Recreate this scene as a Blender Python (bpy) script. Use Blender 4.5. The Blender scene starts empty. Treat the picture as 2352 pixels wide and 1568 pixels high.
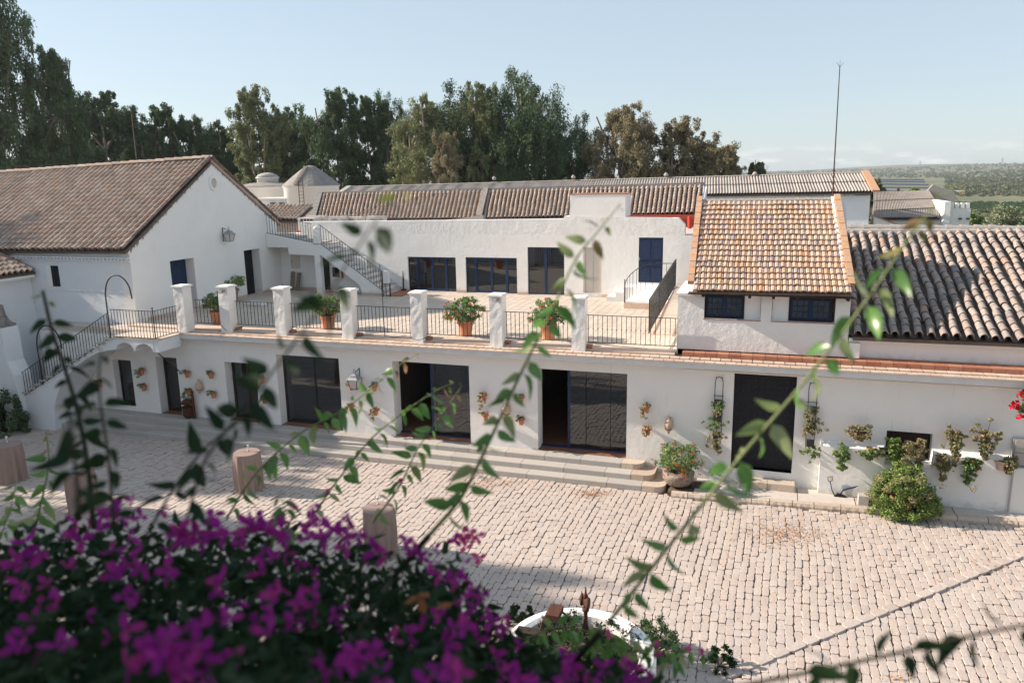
import bpy, math, random
import numpy as np
from mathutils import Matrix, Vector, Euler
R = math.radians
sc = bpy.context.scene
C = bpy.context.scene.collection

# ---------------------------------------------------------------- camera
PITCH, ROLL, YAW, HC, FPX = R(12.05), R(1.04), R(18.5), 8.2, 1771.0
def basis():
    fw = Vector((-math.sin(YAW)*math.cos(PITCH), math.cos(YAW)*math.cos(PITCH), -math.sin(PITCH)))
    rt = Vector((math.cos(YAW), math.sin(YAW), 0)); up = rt.cross(fw)
    rt2 = rt*math.cos(ROLL) - up*math.sin(ROLL); up2 = rt2.cross(fw)
    return rt2, up2, fw
RT, UP, FW = basis(); CAM = Vector((0, 0, HC))
cd = bpy.data.cameras.new('camera'); cam = bpy.data.objects.new('camera', cd); C.objects.link(cam)
cd.sensor_fit = 'HORIZONTAL'; cd.sensor_width = 36; cd.lens = 36*FPX/2352
cd.clip_start = 0.05; cd.clip_end = 30000
cd.dof.use_dof = True; cd.dof.focus_distance = 23; cd.dof.aperture_fstop = 2.0
m = Matrix((RT, UP, -FW)).transposed().to_4x4(); m.translation = CAM
cam.matrix_world = m; sc.camera = cam
# a direction through the lens, and the places where it meets real planes (surveyed from the photograph, 2352 px wide)
def ray(x, y): return RT*((x-1176)/FPX) - UP*((y-784)/FPX) + FW
def PZ(x, y, z): d = ray(x, y); return CAM + d*((z-HC)/d.z)
def PY(x, y, Y): d = ray(x, y); return CAM + d*(Y/d.y)
def PX(x, y, X): d = ray(x, y); return CAM + d*(X/d.x)
def PD(x, y, D): d = ray(x, y); return CAM + d*D
def inframe(p, mgn=40):
    v = Vector(p)-CAM; w = v.dot(FW)
    if w < .2: return False
    x = 1176+FPX*v.dot(RT)/w; y = 784-FPX*v.dot(UP)/w
    return -mgn < x < 2352+mgn and -mgn < y < 1568+mgn

# ---------------------------------------------------------------- light
SUN = Vector((1, .10, -.54)).normalized()          # direction the light travels
w = bpy.data.worlds.new('World'); sc.world = w; w.use_nodes = True
nt = w.node_tree; bg = nt.nodes['Background']
sky = nt.nodes.new('ShaderNodeTexSky'); sky.sky_type = 'NISHITA'; sky.sun_disc = False
sky.sun_elevation = math.asin(-SUN.z); sky.sun_rotation = math.atan2(-SUN.x, -SUN.y)
sky.altitude = 100; sky.air_density = 1.0; sky.dust_density = 0.5; sky.ozone_density = 1.0
SKYS = 0.088
# small clouds low over the horizon, all the way round
tc = nt.nodes.new('ShaderNodeTexCoord'); sp = nt.nodes.new('ShaderNodeSeparateXYZ'); nt.links.new(tc.outputs['Generated'], sp.inputs[0])
mp = nt.nodes.new('ShaderNodeMapping'); mp.inputs['Scale'].default_value = (22, 22, 90); nt.links.new(tc.outputs['Generated'], mp.inputs[0])
nz = nt.nodes.new('ShaderNodeTexNoise'); nz.inputs['Scale'].default_value = 1; nz.inputs['Detail'].default_value = 6; nt.links.new(mp.outputs[0], nz.inputs['Vector'])
def wmath(op, a, b=None, c=None, clamp=False):
    n = nt.nodes.new('ShaderNodeMath'); n.operation = op; n.use_clamp = clamp
    for i, v in enumerate((a, b, c)):
        if v is None: continue
        if isinstance(v, (int, float)): n.inputs[i].default_value = v
        else: nt.links.new(v, n.inputs[i])
    return n.outputs[0]
band = wmath('MULTIPLY', wmath('MULTIPLY_ADD', sp.outputs[2], 160, -.5, True), wmath('MULTIPLY_ADD', sp.outputs[2], -38, 1.25, True), None, True)
cl = wmath('MULTIPLY', wmath('MULTIPLY_ADD', nz.outputs[0], 5.5, -2.75, True), band)
mx = nt.nodes.new('ShaderNodeMix'); mx.data_type = 'RGBA'
hs = nt.nodes.new('ShaderNodeHueSaturation'); hs.inputs['Saturation'].default_value = .85
nt.links.new(sky.outputs[0], hs.inputs['Color'])
pale = nt.nodes.new('ShaderNodeMix'); pale.data_type = 'RGBA'; pale.inputs[0].default_value = .62; pale.inputs[7].default_value = (3.75, 4.5, 5.2, 1)
nt.links.new(hs.outputs[0], pale.inputs[6])
nt.links.new(wmath('MULTIPLY', cl, .6), mx.inputs[0]); nt.links.new(pale.outputs[2], mx.inputs[6]); mx.inputs[7].default_value = (8.5, 8.3, 8.0, 1)
nt.links.new(mx.outputs[2], bg.inputs[0]); bg.inputs[1].default_value = SKYS
sl = bpy.data.lights.new('sun', 'SUN'); sl.energy = 5.0; sl.angle = R(.53); sl.color = (1, .87, .73)
so = bpy.data.objects.new('sun', sl); C.objects.link(so); so.rotation_euler = SUN.to_track_quat('-Z', 'Y').to_euler(); so.location = (-30, 0, 30)
sc.view_settings.view_transform = 'Standard'; sc.view_settings.look = 'None'; sc.view_settings.gamma = 1
sc.view_settings.use_curve_mapping = False; sc.view_settings.exposure = 0.88
sc.cycles.max_bounces = 7; sc.cycles.diffuse_bounces = 4; sc.cycles.transparent_max_bounces = 12
sc.cycles.use_denoising = True

# ---------------------------------------------------------------- materials
def ramp(nt, fac, cols):
    r = nt.nodes.new('ShaderNodeValToRGB'); el = r.color_ramp.elements
    n = len(cols)
    while len(el) < n: el.new(.5)
    for i, c in enumerate(cols):
        if len(c) == 4: pos, c = c[0], c[1:]
        else: pos = i/(n-1)
        el[i].position = pos; el[i].color = (*c, 1)
    nt.links.new(fac, r.inputs[0]); return r.outputs[0]
def M(name, cols, scale=4, rough=.85, bump=(), pal=None, metal=0, spec=.3, trans=0, palmix=1.0, detail=5, sig=.6, stains=None, noisevar=.25, foot=False):
    """cols: base colours mixed by noise; pal: colours picked per separate piece; bump: (scale, metres) pairs; stains: (colour, scale, threshold, amount, zstretch)"""
    m = bpy.data.materials.new(name); m.use_nodes = True; nt = m.node_tree; b = nt.nodes['Principled BSDF']; L = nt.links.new
    tc = nt.nodes.new('ShaderNodeTexCoord'); geo = nt.nodes.new('ShaderNodeNewGeometry'); pos = geo.outputs['Position']
    def noise(s, d=detail, vec=pos, r=.6):
        n = nt.nodes.new('ShaderNodeTexNoise'); n.inputs['Scale'].default_value = s; n.inputs['Detail'].default_value = d; n.inputs['Roughness'].default_value = r
        L(vec, n.inputs['Vector']); return n.outputs[0]
    def mixc(f, a, c, mode='MIX'):
        x = nt.nodes.new('ShaderNodeMix'); x.data_type = 'RGBA'; x.blend_type = mode
        for i, v in ((0, f), (6, a), (7, c)):
            if isinstance(v, (int, float)): x.inputs[i].default_value = v
            elif isinstance(v, tuple): x.inputs[i].default_value = (*v, 1)
            else: L(v, x.inputs[i])
        return x.outputs[2]
    def mth(op, a, b_=None, c=None, clamp=False):
        n = nt.nodes.new('ShaderNodeMath'); n.operation = op; n.use_clamp = clamp
        for i, v in enumerate((a, b_, c)):
            if v is None: continue
            if isinstance(v, (int, float)): n.inputs[i].default_value = v
            else: L(v, n.inputs[i])
        return n.outputs[0]
    if len(cols) > 1: col = ramp(nt, mth('MULTIPLY_ADD', noise(scale), 2.2, -.6, True), cols)
    else:
        r = nt.nodes.new('ShaderNodeRGB'); r.outputs[0].default_value = (*cols[0], 1); col = r.outputs[0]
    if pal:
        oi = nt.nodes.new('ShaderNodeObjectInfo')
        f = mth('FRACT', mth('ADD', geo.outputs['Random Per Island'], oi.outputs['Random']))
        pc = ramp(nt, f, pal); col = mixc(palmix, col, pc)
        col = mixc(1.0, col, ramp(nt, mth('MULTIPLY_ADD', noise(scale*1.7), 2, -.5, True), [(1-noisevar,)*3, (1+noisevar*.6,)*3]), 'MULTIPLY')
    if stains:
        for (scol, ss, thr, amt, zs) in stains:
            mp = nt.nodes.new('ShaderNodeMapping'); mp.inputs['Scale'].default_value = (1, 1, zs); L(pos, mp.inputs[0])
            col = mixc(mth('MULTIPLY', mth('MULTIPLY_ADD', noise(ss, 8, mp.outputs[0], .7), 8, -8*thr, True), amt), col, scol)
    if foot:   # splashed dirt close above the courtyard and the terrace floor
        sx = nt.nodes.new('ShaderNodeSeparateXYZ'); L(pos, sx.inputs[0]); nn = noise(5, 6)
        for z0 in (.10, 3.46):
            up = mth('MULTIPLY', mth('SUBTRACT', sx.outputs[2], z0), -3.2); f1 = mth('ADD', mth('ADD', up, 1.0), mth('MULTIPLY_ADD', nn, 2.4, -1.5), None, True)
            gate = mth('GREATER_THAN', sx.outputs[2], z0-.3); col = mixc(mth('MULTIPLY', mth('MULTIPLY', f1, gate), .65), col, (.50, .44, .38))
    L(col, b.inputs['Base Color']); b.inputs['Roughness'].default_value = rough; b.inputs['Metallic'].default_value = metal
    b.inputs['Specular IOR Level'].default_value = spec
    h = None
    for (s, d) in bump:
        v = mth('MULTIPLY', noise(s, 6), d); h = v if h is None else mth('ADD', h, v)
    if h is not None:
        bp = nt.nodes.new('ShaderNodeBump'); bp.inputs['Strength'].default_value = 1; bp.inputs['Distance'].default_value = 1
        L(h, bp.inputs['Height']); L(bp.outputs[0], b.inputs['Normal'])
    if trans:
        tr = nt.nodes.new('ShaderNodeBsdfTranslucent'); L(col, tr.inputs[0]); ms = nt.nodes.new('ShaderNodeMixShader'); ms.inputs[0].default_value = trans
        L(b.outputs[0], ms.inputs[1]); L(tr.outputs[0], ms.inputs[2]); L(ms.outputs[0], nt.nodes['Material Output'].inputs[0])
    return m
WH = (.78, .765, .74)
mt = {}
mt['plaster'] = M('plaster', [(.77, .76, .735), (.83, .815, .79)], .9, .9, ((1.3, .016), (7, .006), (40, .0012)), stains=[((.56, .53, .50), 1.6, .64, .5, .3), ((.58, .55, .51), 9, .61, .55, .10), ((.45, .43, .41), 30, .74, .5, .6)], foot=True)
mt['plaster_old'] = M('plaster_old', [(.72, .71, .69), (.80, .785, .76)], 1.5, .9, ((2.2, .025), (7, .013), (26, .004), (90, .001)), stains=[((.50, .48, .45), 2.2, .66, .5, .5)])
mt['plaster_shade'] = M('plaster_shade', [(.68, .71, .74), (.76, .77, .78)], .8, .9, ((1.6, .02), (12, .004)), stains=[((.38, .40, .40), 2.2, .62, .6, .4)])  # white plaster with bluish shade put into the colour
mt['grime'] = M('grime', [(.14, .12, .11), (.33, .30, .28)], 9, .95, ((20, .01),))
mt['cornice'] = M('cornice', [(.60, .60, .60), (.70, .70, .69)], 3, .9, ((3, .006), (30, .001)), stains=[((.34, .33, .32), 5, .66, .7, .15)])
T = dict(rough=.9)
mt['tile_left'] = M('tile_left', [(.25, .15, .11)], 7, .9, ((40, .003),), pal=[(.37, .28, .23), (.42, .325, .27), (.46, .38, .32), (.38, .30, .255), (.31, .25, .21), (.43, .30, .23), (.40, .33, .29)], noisevar=.25, stains=[((.12, .10, .085), 5, .60, .7, 1), ((.50, .45, .40), 9, .66, .5, 1)])
mt['tile_right'] = M('tile_right', [(.4, .3, .25)], 9, .9, ((50, .003),), pal=[(0.319, 0.249, 0.218), (0.378, 0.315, 0.277), (0.277, 0.241, 0.223), (0.386, 0.290, 0.244), (0.227, 0.203, 0.193), (0.353, 0.311, 0.286), (0.378, 0.241, 0.176)], noisevar=.45, stains=[((.20, .19, .175), 11, .58, .75, 1), ((.62, .56, .50), 17, .64, .6, 1), ((.55, .22, .07), 6, .72, .8, 1)])
mt['tile_mid'] = M('tile_mid', [(.33, .22, .17)], 6, .9, ((40, .003),), pal=[(.42, .31, .25), (.34, .27, .22), (.48, .38, .31), (.30, .25, .22), (.44, .29, .21)], noisevar=.4, stains=[((.17, .15, .13), 4, .57, .7, 1)])
mt['tile_tower'] = M('tile_tower', [(.55, .42, .30)], 10, .9, ((60, .003),), pal=[(0.532, 0.386, 0.290), (0.570, 0.423, 0.340), (0.503, 0.313, 0.200), (0.551, 0.405, 0.320), (0.437, 0.350, 0.320), (0.589, 0.423, 0.300), (0.323, 0.267, 0.270)], noisevar=.35, stains=[((.58, .28, .07), 5, .53, .75, 1), ((.28, .25, .24), 13, .66, .7, 1), ((.66, .36, .10), 22, .62, .6, 1)])
mt['lichen_brick'] = M('lichen_brick', [(.52, .27, .17), (.60, .38, .26)], 8, .9, ((40, .004),), pal=[(.50, .28, .18), (.58, .36, .24), (.46, .30, .22)], stains=[((.62, .27, .03), 6, .50, .9, 1), ((.34, .31, .28), 18, .50, .85, 1), ((.60, .46, .34), 40, .62, .6, 1)])
mt['fibre'] = M('fibre', [(.33, .29, .26), (.45, .40, .36)], 1.2, .95, ((30, .002),), stains=[((.22, .19, .17), 3, .56, .6, .3), ((.50, .30, .14), 7, .70, .7, 1)])
mt['tile_channel'] = M('tile_channel', [(.07, .055, .045), (.15, .115, .095)], 6, .95, ((30, .003),))  # darker than the cover tiles: valley shade and dirt put into the colour
mt['verge_dark'] = M('verge_dark', [(.16, .12, .10), (.34, .25, .20)], 8, .95, ((30, .003),), pal=[(.16, .125, .105), (.24, .18, .15), (.34, .24, .19)])
mt['mortar'] = M('mortar', [(.30, .275, .25), (.44, .41, .38)], 12, .95, ((25, .01),), stains=[((.25, .23, .21), 9, .58, .7, 1)])
mt['interior_shade'] = M('interior_shade', [(.16, .145, .13), (.20, .18, .16)], 3, .9)  # pale room walls, darkened in the colour to look dim
mt['cone'] = M('cone', [(.20, .18, .165), (.33, .30, .28)], 5, .95, ((12, .02),))
mt['roof_bed'] = M('roof_bed', [(.10, .08, .065), (.17, .13, .11)], 5, .95)
mt['cobble'] = M('cobble', [(.5, .42, .36)], 14, .85, ((28, .006), (120, .0015)), pal=[(0.477, 0.404, 0.359), (0.503, 0.432, 0.389), (0.460, 0.388, 0.348), (0.516, 0.437, 0.385), (0.473, 0.415, 0.382), (0.490, 0.402, 0.352), (0.443, 0.381, 0.348)], noisevar=.2, stains=[((.60, .54, .47), 18, .62, .5, 1), ((.34, .28, .23), 7, .66, .5, 1), ((.36, .28, .22), .7, .60, .35, 1)])
mt['earth'] = M('earth', [(.09, .062, .045), (.17, .12, .09)], 9, .95, ((40, .004),))
mt['granite'] = M('granite', [(.40, .375, .35), (.50, .47, .43)], 25, .9, ((60, .003), (6, .004)), pal=[(.40, .375, .35), (.47, .44, .41), (.43, .395, .36)], noisevar=.2, stains=[((.28, .26, .24), 14, .62, .5, 1)])
mt['granite_warm'] = M('granite_warm', [(.48, .38, .30), (.56, .47, .38)], 20, .9, ((35, .012),), pal=[(.50, .42, .34), (.55, .46, .38), (.46, .36, .29)], noisevar=.25)
mt['concrete'] = M('concrete', [(.46, .41, .37), (.55, .50, .45)], 3, .9, ((20, .002),), stains=[((.34, .29, .25), 3, .60, .5, 1)])
mt['deck'] = M('deck', [(.5, .42, .35)], 6, .8, ((50, .001),), pal=[(.54, .46, .385), (.58, .50, .42), (.51, .43, .365), (.60, .52, .44)], noisevar=.12, stains=[((.32, .27, .24), 1.2, .58, .5, 1)])
mt['coping'] = M('coping', [(.56, .42, .33)], 9, .8, ((50, .0015),), pal=[(.56, .42, .33), (.62, .50, .41), (.52, .38, .30), (.60, .47, .38)], noisevar=.2, stains=[((.36, .27, .22), 6, .62, .6, 1)])
mt['redtile'] = M('redtile', [(.36, .15, .09)], 6, .75, ((50, .001),), pal=[(.36, .15, .09), (.42, .20, .13), (.31, .125, .08)], noisevar=.2)
mt['floor_int'] = M('floor_int', [(.20, .09, .055), (.27, .13, .08)], 5, .5)
mt['terra'] = M('terra', [(.47, .18, .09), (.56, .25, .14)], 9, .8, ((60, .001),))
mt['clay'] = M('clay', [(.48, .33, .24), (.60, .45, .35)], 11, .9, ((40, .002),))
mt['iron'] = M('iron', [(.012, .012, .014), (.03, .026, .024)], 20, .55, spec=.5)
mt['rust'] = M('rust', [(.055, .022, .015), (.12, .05, .03)], 14, .9, ((40, .003),))
mt['blue'] = M('blue', [(.008, .022, .075), (.012, .032, .10)], 6, .5, spec=.4)
mt['blue_old'] = M('blue_old', [(.009, .022, .065), (.022, .042, .095)], 14, .7, ((30, .002),), stains=[((.10, .13, .20), 24, .62, .5, .15)])
mt['dkblue'] = M('dkblue', [(.006, .007, .012), (.012, .014, .020)], 7, .6, ((20, .002),))
mt['darkwood'] = M('darkwood', [(.02, .014, .010), (.05, .035, .025)], 7, .7, ((20, .002),))
mt['wood'] = M('wood', [(.16, .12, .09), (.26, .20, .15)], 9, .85, ((25, .003),))
mt['tancloth'] = M('tancloth', [(.29, .215, .19), (.32, .24, .21)], 4, .9, spec=.1)
mt['white'] = M('white', [(.74, .73, .70)], 3, .5)
mt['cream'] = M('cream', [(.55, .50, .45), (.60, .55, .50)], 3, .5)
mt['grey_metal'] = M('grey_metal', [(.30, .31, .32), (.36, .37, .38)], 4, .4, metal=.3)
mt['red'] = M('red', [(.42, .035, .02), (.50, .06, .035)], 6, .6)
mt['redwall'] = M('redwall', [(.36, .05, .03), (.44, .08, .05)], 4, .8)
mt['lampglass'] = M('lampglass', [(.55, .53, .50)], 3, .15, spec=.5)
mt['bark'] = M('bark', [(.20, .15, .115), (.34, .27, .22)], 3, .9, ((9, .02),))
def leafmat(n, pal, tr=.16, rough=.65, nv=.35, sc_=.5, spec=.12): return M(n, [(.05, .08, .03)], sc_, rough, (), pal=pal, trans=tr, noisevar=nv, spec=spec, detail=3)
mt['leaf_dark'] = leafmat('leaf_dark', [(0.0722, 0.116, 0.0578), (0.108, 0.158, 0.0722), (0.0914, 0.139, 0.0818), (0.144, 0.193, 0.0867)])
mt['leaf_olive'] = leafmat('leaf_olive', [(0.207, 0.231, 0.109), (0.268, 0.279, 0.141), (0.158, 0.195, 0.0972), (0.317, 0.317, 0.17)])
mt['leaf_brown'] = leafmat('leaf_brown', [(0.304, 0.243, 0.139), (0.232, 0.208, 0.116), (0.372, 0.304, 0.197), (0.197, 0.197, 0.116)])
mt['leaf_scrub'] = leafmat('leaf_scrub', [(0.131, 0.154, 0.0835), (0.174, 0.192, 0.108), (0.0958, 0.122, 0.0661), (0.217, 0.217, 0.131)])
mt['leaf_orchard'] = leafmat('leaf_orchard', [(0.045, 0.09, 0.036), (0.06, 0.112, 0.045), (0.0375, 0.075, 0.033)])
mt['leaf_pot'] = leafmat('leaf_pot', [(0.162, 0.27, 0.0945), (0.243, 0.351, 0.135), (0.121, 0.203, 0.0756), (0.351, 0.405, 0.189)], sc_=8, tr=.32)
mt['leaf_dry'] = leafmat('leaf_dry', [(.24, .27, .12), (.36, .34, .19), (.44, .33, .21), (.14, .19, .075), (.42, .25, .17), (.30, .33, .18), (.20, .26, .10)], sc_=8, tr=.32)
mt['leaf_bush'] = leafmat('leaf_bush', [(0.192, 0.282, 0.0768), (0.282, 0.384, 0.115), (0.141, 0.218, 0.064), (0.384, 0.435, 0.179)], sc_=5, tr=.25)
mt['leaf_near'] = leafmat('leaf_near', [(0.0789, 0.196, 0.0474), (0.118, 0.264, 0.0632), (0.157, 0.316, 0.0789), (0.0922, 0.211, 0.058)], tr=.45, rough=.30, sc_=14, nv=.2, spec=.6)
mt['leaf_pale'] = leafmat('leaf_pale', [(.20, .27, .09), (.34, .38, .20), (.14, .23, .05)], tr=.45, rough=.35, sc_=14, nv=.2, spec=.5)
mt['leaf_grey'] = leafmat('leaf_grey', [(.22, .25, .15), (.27, .29, .18), (.18, .21, .12)])
mt['leaf_shade'] = leafmat('leaf_shade', [(.014, .034, .012), (.022, .048, .018), (.016, .038, .02), (.03, .06, .02)], tr=.3, rough=.6, sc_=14, nv=.2, spec=.15)  # near leaves with shade put into the colour; also serves dark planting
mt['leaf_young'] = leafmat('leaf_young', [(.16, .20, .05), (.22, .24, .08), (.30, .16, .09), (.12, .18, .04)], tr=.45, sc_=14, nv=.2)
mt['bract'] = leafmat('bract', [(.36, .022, .28), (.45, .04, .33), (.29, .02, .27), (.46, .05, .26), (.38, .03, .34)], tr=.5, rough=.6, sc_=20, nv=.2, spec=.2)
mt['bract_pink'] = leafmat('bract_pink', [(.65, .08, .30), (.72, .12, .34), (.60, .06, .26)], tr=.5, rough=.6, sc_=20, nv=.2, spec=.2)
mt['bract_dry'] = leafmat('bract_dry', [(.45, .2, .1), (.4, .16, .08)], tr=.5)
mt['petal_red'] = leafmat('petal_red', [(.66, .08, .02), (.74, .15, .03), (.66, .05, .04)], tr=.3, sc_=20, nv=.15)
mt['petal_crimson'] = leafmat('petal_crimson', [(.50, .01, .03), (.62, .02, .05)], tr=.3, sc_=20, nv=.15)
mt['stem'] = M('stem', [(.12, .16, .05), (.19, .22, .09)], 40, .6)
mt['stem_dark'] = M('stem_dark', [(.02, .02, .011), (.04, .036, .02)], 40, .7)  # stem with shade put into the colour as a silhouette; also other dark stems
mt['dryleaf'] = leafmat('dryleaf', [(.42, .20, .08), (.50, .28, .12), (.35, .17, .08)], tr=.2)
mt['basket'] = M('basket', [(.15, .11, .09), (.38, .31, .26)], 12, .95, ((22, .04),))
mt['panel'] = M('panel', [(.02, .03, .07), (.03, .04, .09)], 1, .35, spec=.5)
mt['field'] = M('field', [(.12, .13, .07), (.17, .17, .095), (.10, .115, .055), (.24, .19, .12)], .004, .95, detail=8, stains=[((.34, .24, .16), .012, .60, .8, 1), ((.09, .10, .05), .03, .55, .6, 1)])
def glassmat(name, tint, refl):
    m = bpy.data.materials.new(name); m.use_nodes = True; nt = m.node_tree; L = nt.links.new
    nt.nodes.remove(nt.nodes['Principled BSDF'])
    gl = nt.nodes.new('ShaderNodeBsdfGlossy'); gl.inputs['Roughness'].default_value = .015; gl.inputs[0].default_value = (.9, .95, 1, 1)
    tr = nt.nodes.new('ShaderNodeBsdfTransparent'); tr.inputs[0].default_value = (*tint, 1)
    fr = nt.nodes.new('ShaderNodeFresnel'); fr.inputs[0].default_value = 1.5
    mm = nt.nodes.new('ShaderNodeMath'); mm.operation = 'MULTIPLY_ADD'; mm.inputs[1].default_value = 1.6; mm.inputs[2].default_value = refl; mm.use_clamp = True
    L(fr.outputs[0], mm.inputs[0]); ms = nt.nodes.new('ShaderNodeMixShader'); L(mm.outputs[0], ms.inputs[0]); L(tr.outputs[0], ms.inputs[1]); L(gl.outputs[0], ms.inputs[2])
    L(ms.outputs[0], nt.nodes['Material Output'].inputs[0]); return m
mt['glass'] = glassmat('glass', (.30, .31, .33), .035)
mt['glass_dark'] = glassmat('glass_dark', (.35, .36, .38), .04)

# ---------------------------------------------------------------- building helpers
def mk(name, V, F, mat, smooth=False):
    me = bpy.data.meshes.new(name); me.from_pydata([tuple(v) for v in V], [], F)
    if mat is not None: me.materials.append(mt[mat])
    if smooth: me.polygons.foreach_set('use_smooth', [True]*len(me.polygons))
    me.update(); return me
def link(name, me, parent=None, world=True, matrix=None):
    o = bpy.data.objects.new(name, me); C.objects.link(o)
    if parent is not None:
        o.parent = parent
        if world:
            par = Matrix.Identity(4); p = parent
            while p is not None: par = Matrix.LocRotScale(p.location, p.rotation_euler, p.scale) @ par if p.parent is None else p.matrix_parent_inverse @ Matrix.LocRotScale(p.location, p.rotation_euler, p.scale) @ par; p = p.parent
            o.matrix_parent_inverse = par.inverted()
    if matrix is not None: o.matrix_basis = matrix
    return o
def tag(o, label, cat, group=None, kind=None):
    if label: o['label'] = label
    if cat: o['category'] = cat
    if group: o['group'] = group
    if kind: o['kind'] = kind
    return o
def thing(name, label, cat, loc=(0, 0, 0), group=None, rz=0):
    o = bpy.data.objects.new(name, None); C.objects.link(o); o.location = loc; o.rotation_euler = (0, 0, rz); o.empty_display_size = .2
    return tag(o, label, cat, group)
def copytree(o, parent=None):
    c = o.copy(); C.objects.link(c); c.parent = parent
    for ch in o.children: copytree(ch, c)
    return c
class MB:
    def __init__(s): s.V = []; s.F = []
    def add(s, V, F):
        k = len(s.V); s.V += [Vector(v) for v in V]; s.F += [tuple(i+k for i in f) for f in F]; return s
    def box(s, x0, y0, z0, x1, y1, z1):
        return s.add([(x0, y0, z0), (x1, y0, z0), (x1, y1, z0), (x0, y1, z0), (x0, y0, z1), (x1, y0, z1), (x1, y1, z1), (x0, y1, z1)],
                     [(0, 3, 2, 1), (4, 5, 6, 7), (0, 1, 5, 4), (1, 2, 6, 5), (2, 3, 7, 6), (3, 0, 4, 7)])
    def bar(s, a, b, w, h=None, up=(0, 0, 1)):
        a, b = Vector(a), Vector(b); d = (b-a).normalized(); u = Vector(up)
        if abs(d.dot(u)) > .95: u = Vector((0, 1, 0))
        x = d.cross(u).normalized(); z = x.cross(d); h = h or w; V = []
        for p in (a, b):
            for i, j in ((-1, -1), (1, -1), (1, 1), (-1, 1)): V.append(p + x*(i*w/2) + z*(j*h/2))
        return s.add(V, [(0, 1, 2, 3), (7, 6, 5, 4), (0, 4, 5, 1), (1, 5, 6, 2), (2, 6, 7, 3), (3, 7, 4, 0)])
    def tube(s, pts, r, n=6, caps=True):
        pts = [Vector(p) for p in pts]; rs = r if isinstance(r, (list, tuple)) else [r]*len(pts); k = len(s.V)
        pv = None
        for i, p in enumerate(pts):
            d = (pts[min(i+1, len(pts)-1)] - pts[max(i-1, 0)]).normalized()
            if pv is None: u = Vector((0, 0, 1)) if abs(d.z) < .9 else Vector((1, 0, 0)); pv = d.cross(u).normalized()
            pv = (pv - d*pv.dot(d)).normalized(); q = d.cross(pv)
            for j in range(n):
                a = 2*math.pi*j/n; s.V.append(p + (pv*math.cos(a) + q*math.sin(a))*rs[i])
        for i in range(len(pts)-1):
            for j in range(n): a = k+i*n+j; b = k+i*n+(j+1) % n; s.F.append((a, b, b+n, a+n))
        if caps: s.F.append(tuple(k+j for j in range(n))[::-1]); s.F.append(tuple(k+(len(pts)-1)*n+j for j in range(n)))
        return s
    def prism(s, poly, axis, a, b):
        """poly: 2D outline; axis 'x'/'y'/'z' extruded from a to b"""
        f = {'x': lambda p, t: (t, p[0], p[1]), 'y': lambda p, t: (p[0], t, p[1]), 'z': lambda p, t: (p[0], p[1], t)}[axis]
        n = len(poly); V = [f(p, a) for p in poly]+[f(p, b) for p in poly]
        return s.add(V, [tuple(range(n))[::-1], tuple(range(n, 2*n))]+[(i, (i+1) % n, (i+1) % n+n, i+n) for i in range(n)])
    def lathe(s, prof, n=16, c=(0, 0, 0), capb=True, capt=True, wob=0):
        k = len(s.V); c = Vector(c)
        for (r, z) in prof:
            for j in range(n): a = 2*math.pi*j/n; s.V.append(c + Vector((r*math.cos(a), r*math.sin(a), z)))
        for i in range(len(prof)-1):
            for j in range(n): a = k+i*n+j; b = k+i*n+(j+1) % n; s.F.append((a, b, b+n, a+n))
        if capb: s.F.append(tuple(k+j for j in range(n))[::-1])
        if capt: s.F.append(tuple(k+(len(prof)-1)*n+j for j in range(n)))
        return s
    def obj(s, name, mat, parent=None, smooth=False, world=True):
        return link(name, mk(name, s.V, s.F, mat, smooth), parent, world)
def wall_grid(mb, xs0, xs1, z0, z1, ya, yb, holes, axis='y', step=None):
    """A wall sheet of real thickness with rectangular holes; reveals included. axis 'y': spans x/z between depths ya (front) and yb."""
    us = sorted({xs0, xs1, *[h[0] for h in holes], *[h[1] for h in holes]}); vs = sorted({z0, z1, *[h[2] for h in holes], *[h[3] for h in holes]})
    solid = {}
    for i in range(len(us)-1):
        for j in range(len(vs)-1):
            cx, cz = (us[i]+us[i+1])/2, (vs[j]+vs[j+1])/2
            solid[i, j] = not any(h[0] < cx < h[1] and h[2] < cz < h[3] for h in holes)
    P = (lambda u, y, v: (u, y, v)) if axis == 'y' else (lambda u, y, v: (y, u, v))
    for (i, j), sld in solid.items():
        if not sld: continue
        u0, u1, v0, v1 = us[i], us[i+1], vs[j], vs[j+1]
        mb.add([P(u0, ya, v0), P(u1, ya, v0), P(u1, ya, v1), P(u0, ya, v1)], [(0, 1, 2, 3)])
        mb.add([P(u0, yb, v0), P(u1, yb, v0), P(u1, yb, v1), P(u0, yb, v1)], [(3, 2, 1, 0)])
        for (di, dj, a, b, c, d) in ((-1, 0, (u0, v0), (u0, v1), 0, 0), (1, 0, (u1, v0), (u1, v1), 0, 0), (0, -1, (u0, v0), (u1, v0), 0, 0), (0, 1, (u0, v1), (u1, v1), 0, 0)):
            if not solid.get((i+di, j+dj), False):
                mb.add([P(a[0], ya, a[1]), P(b[0], ya, b[1]), P(b[0], yb, b[1]), P(a[0], yb, a[1])], [(0, 1, 2, 3)])
    return mb
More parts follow.
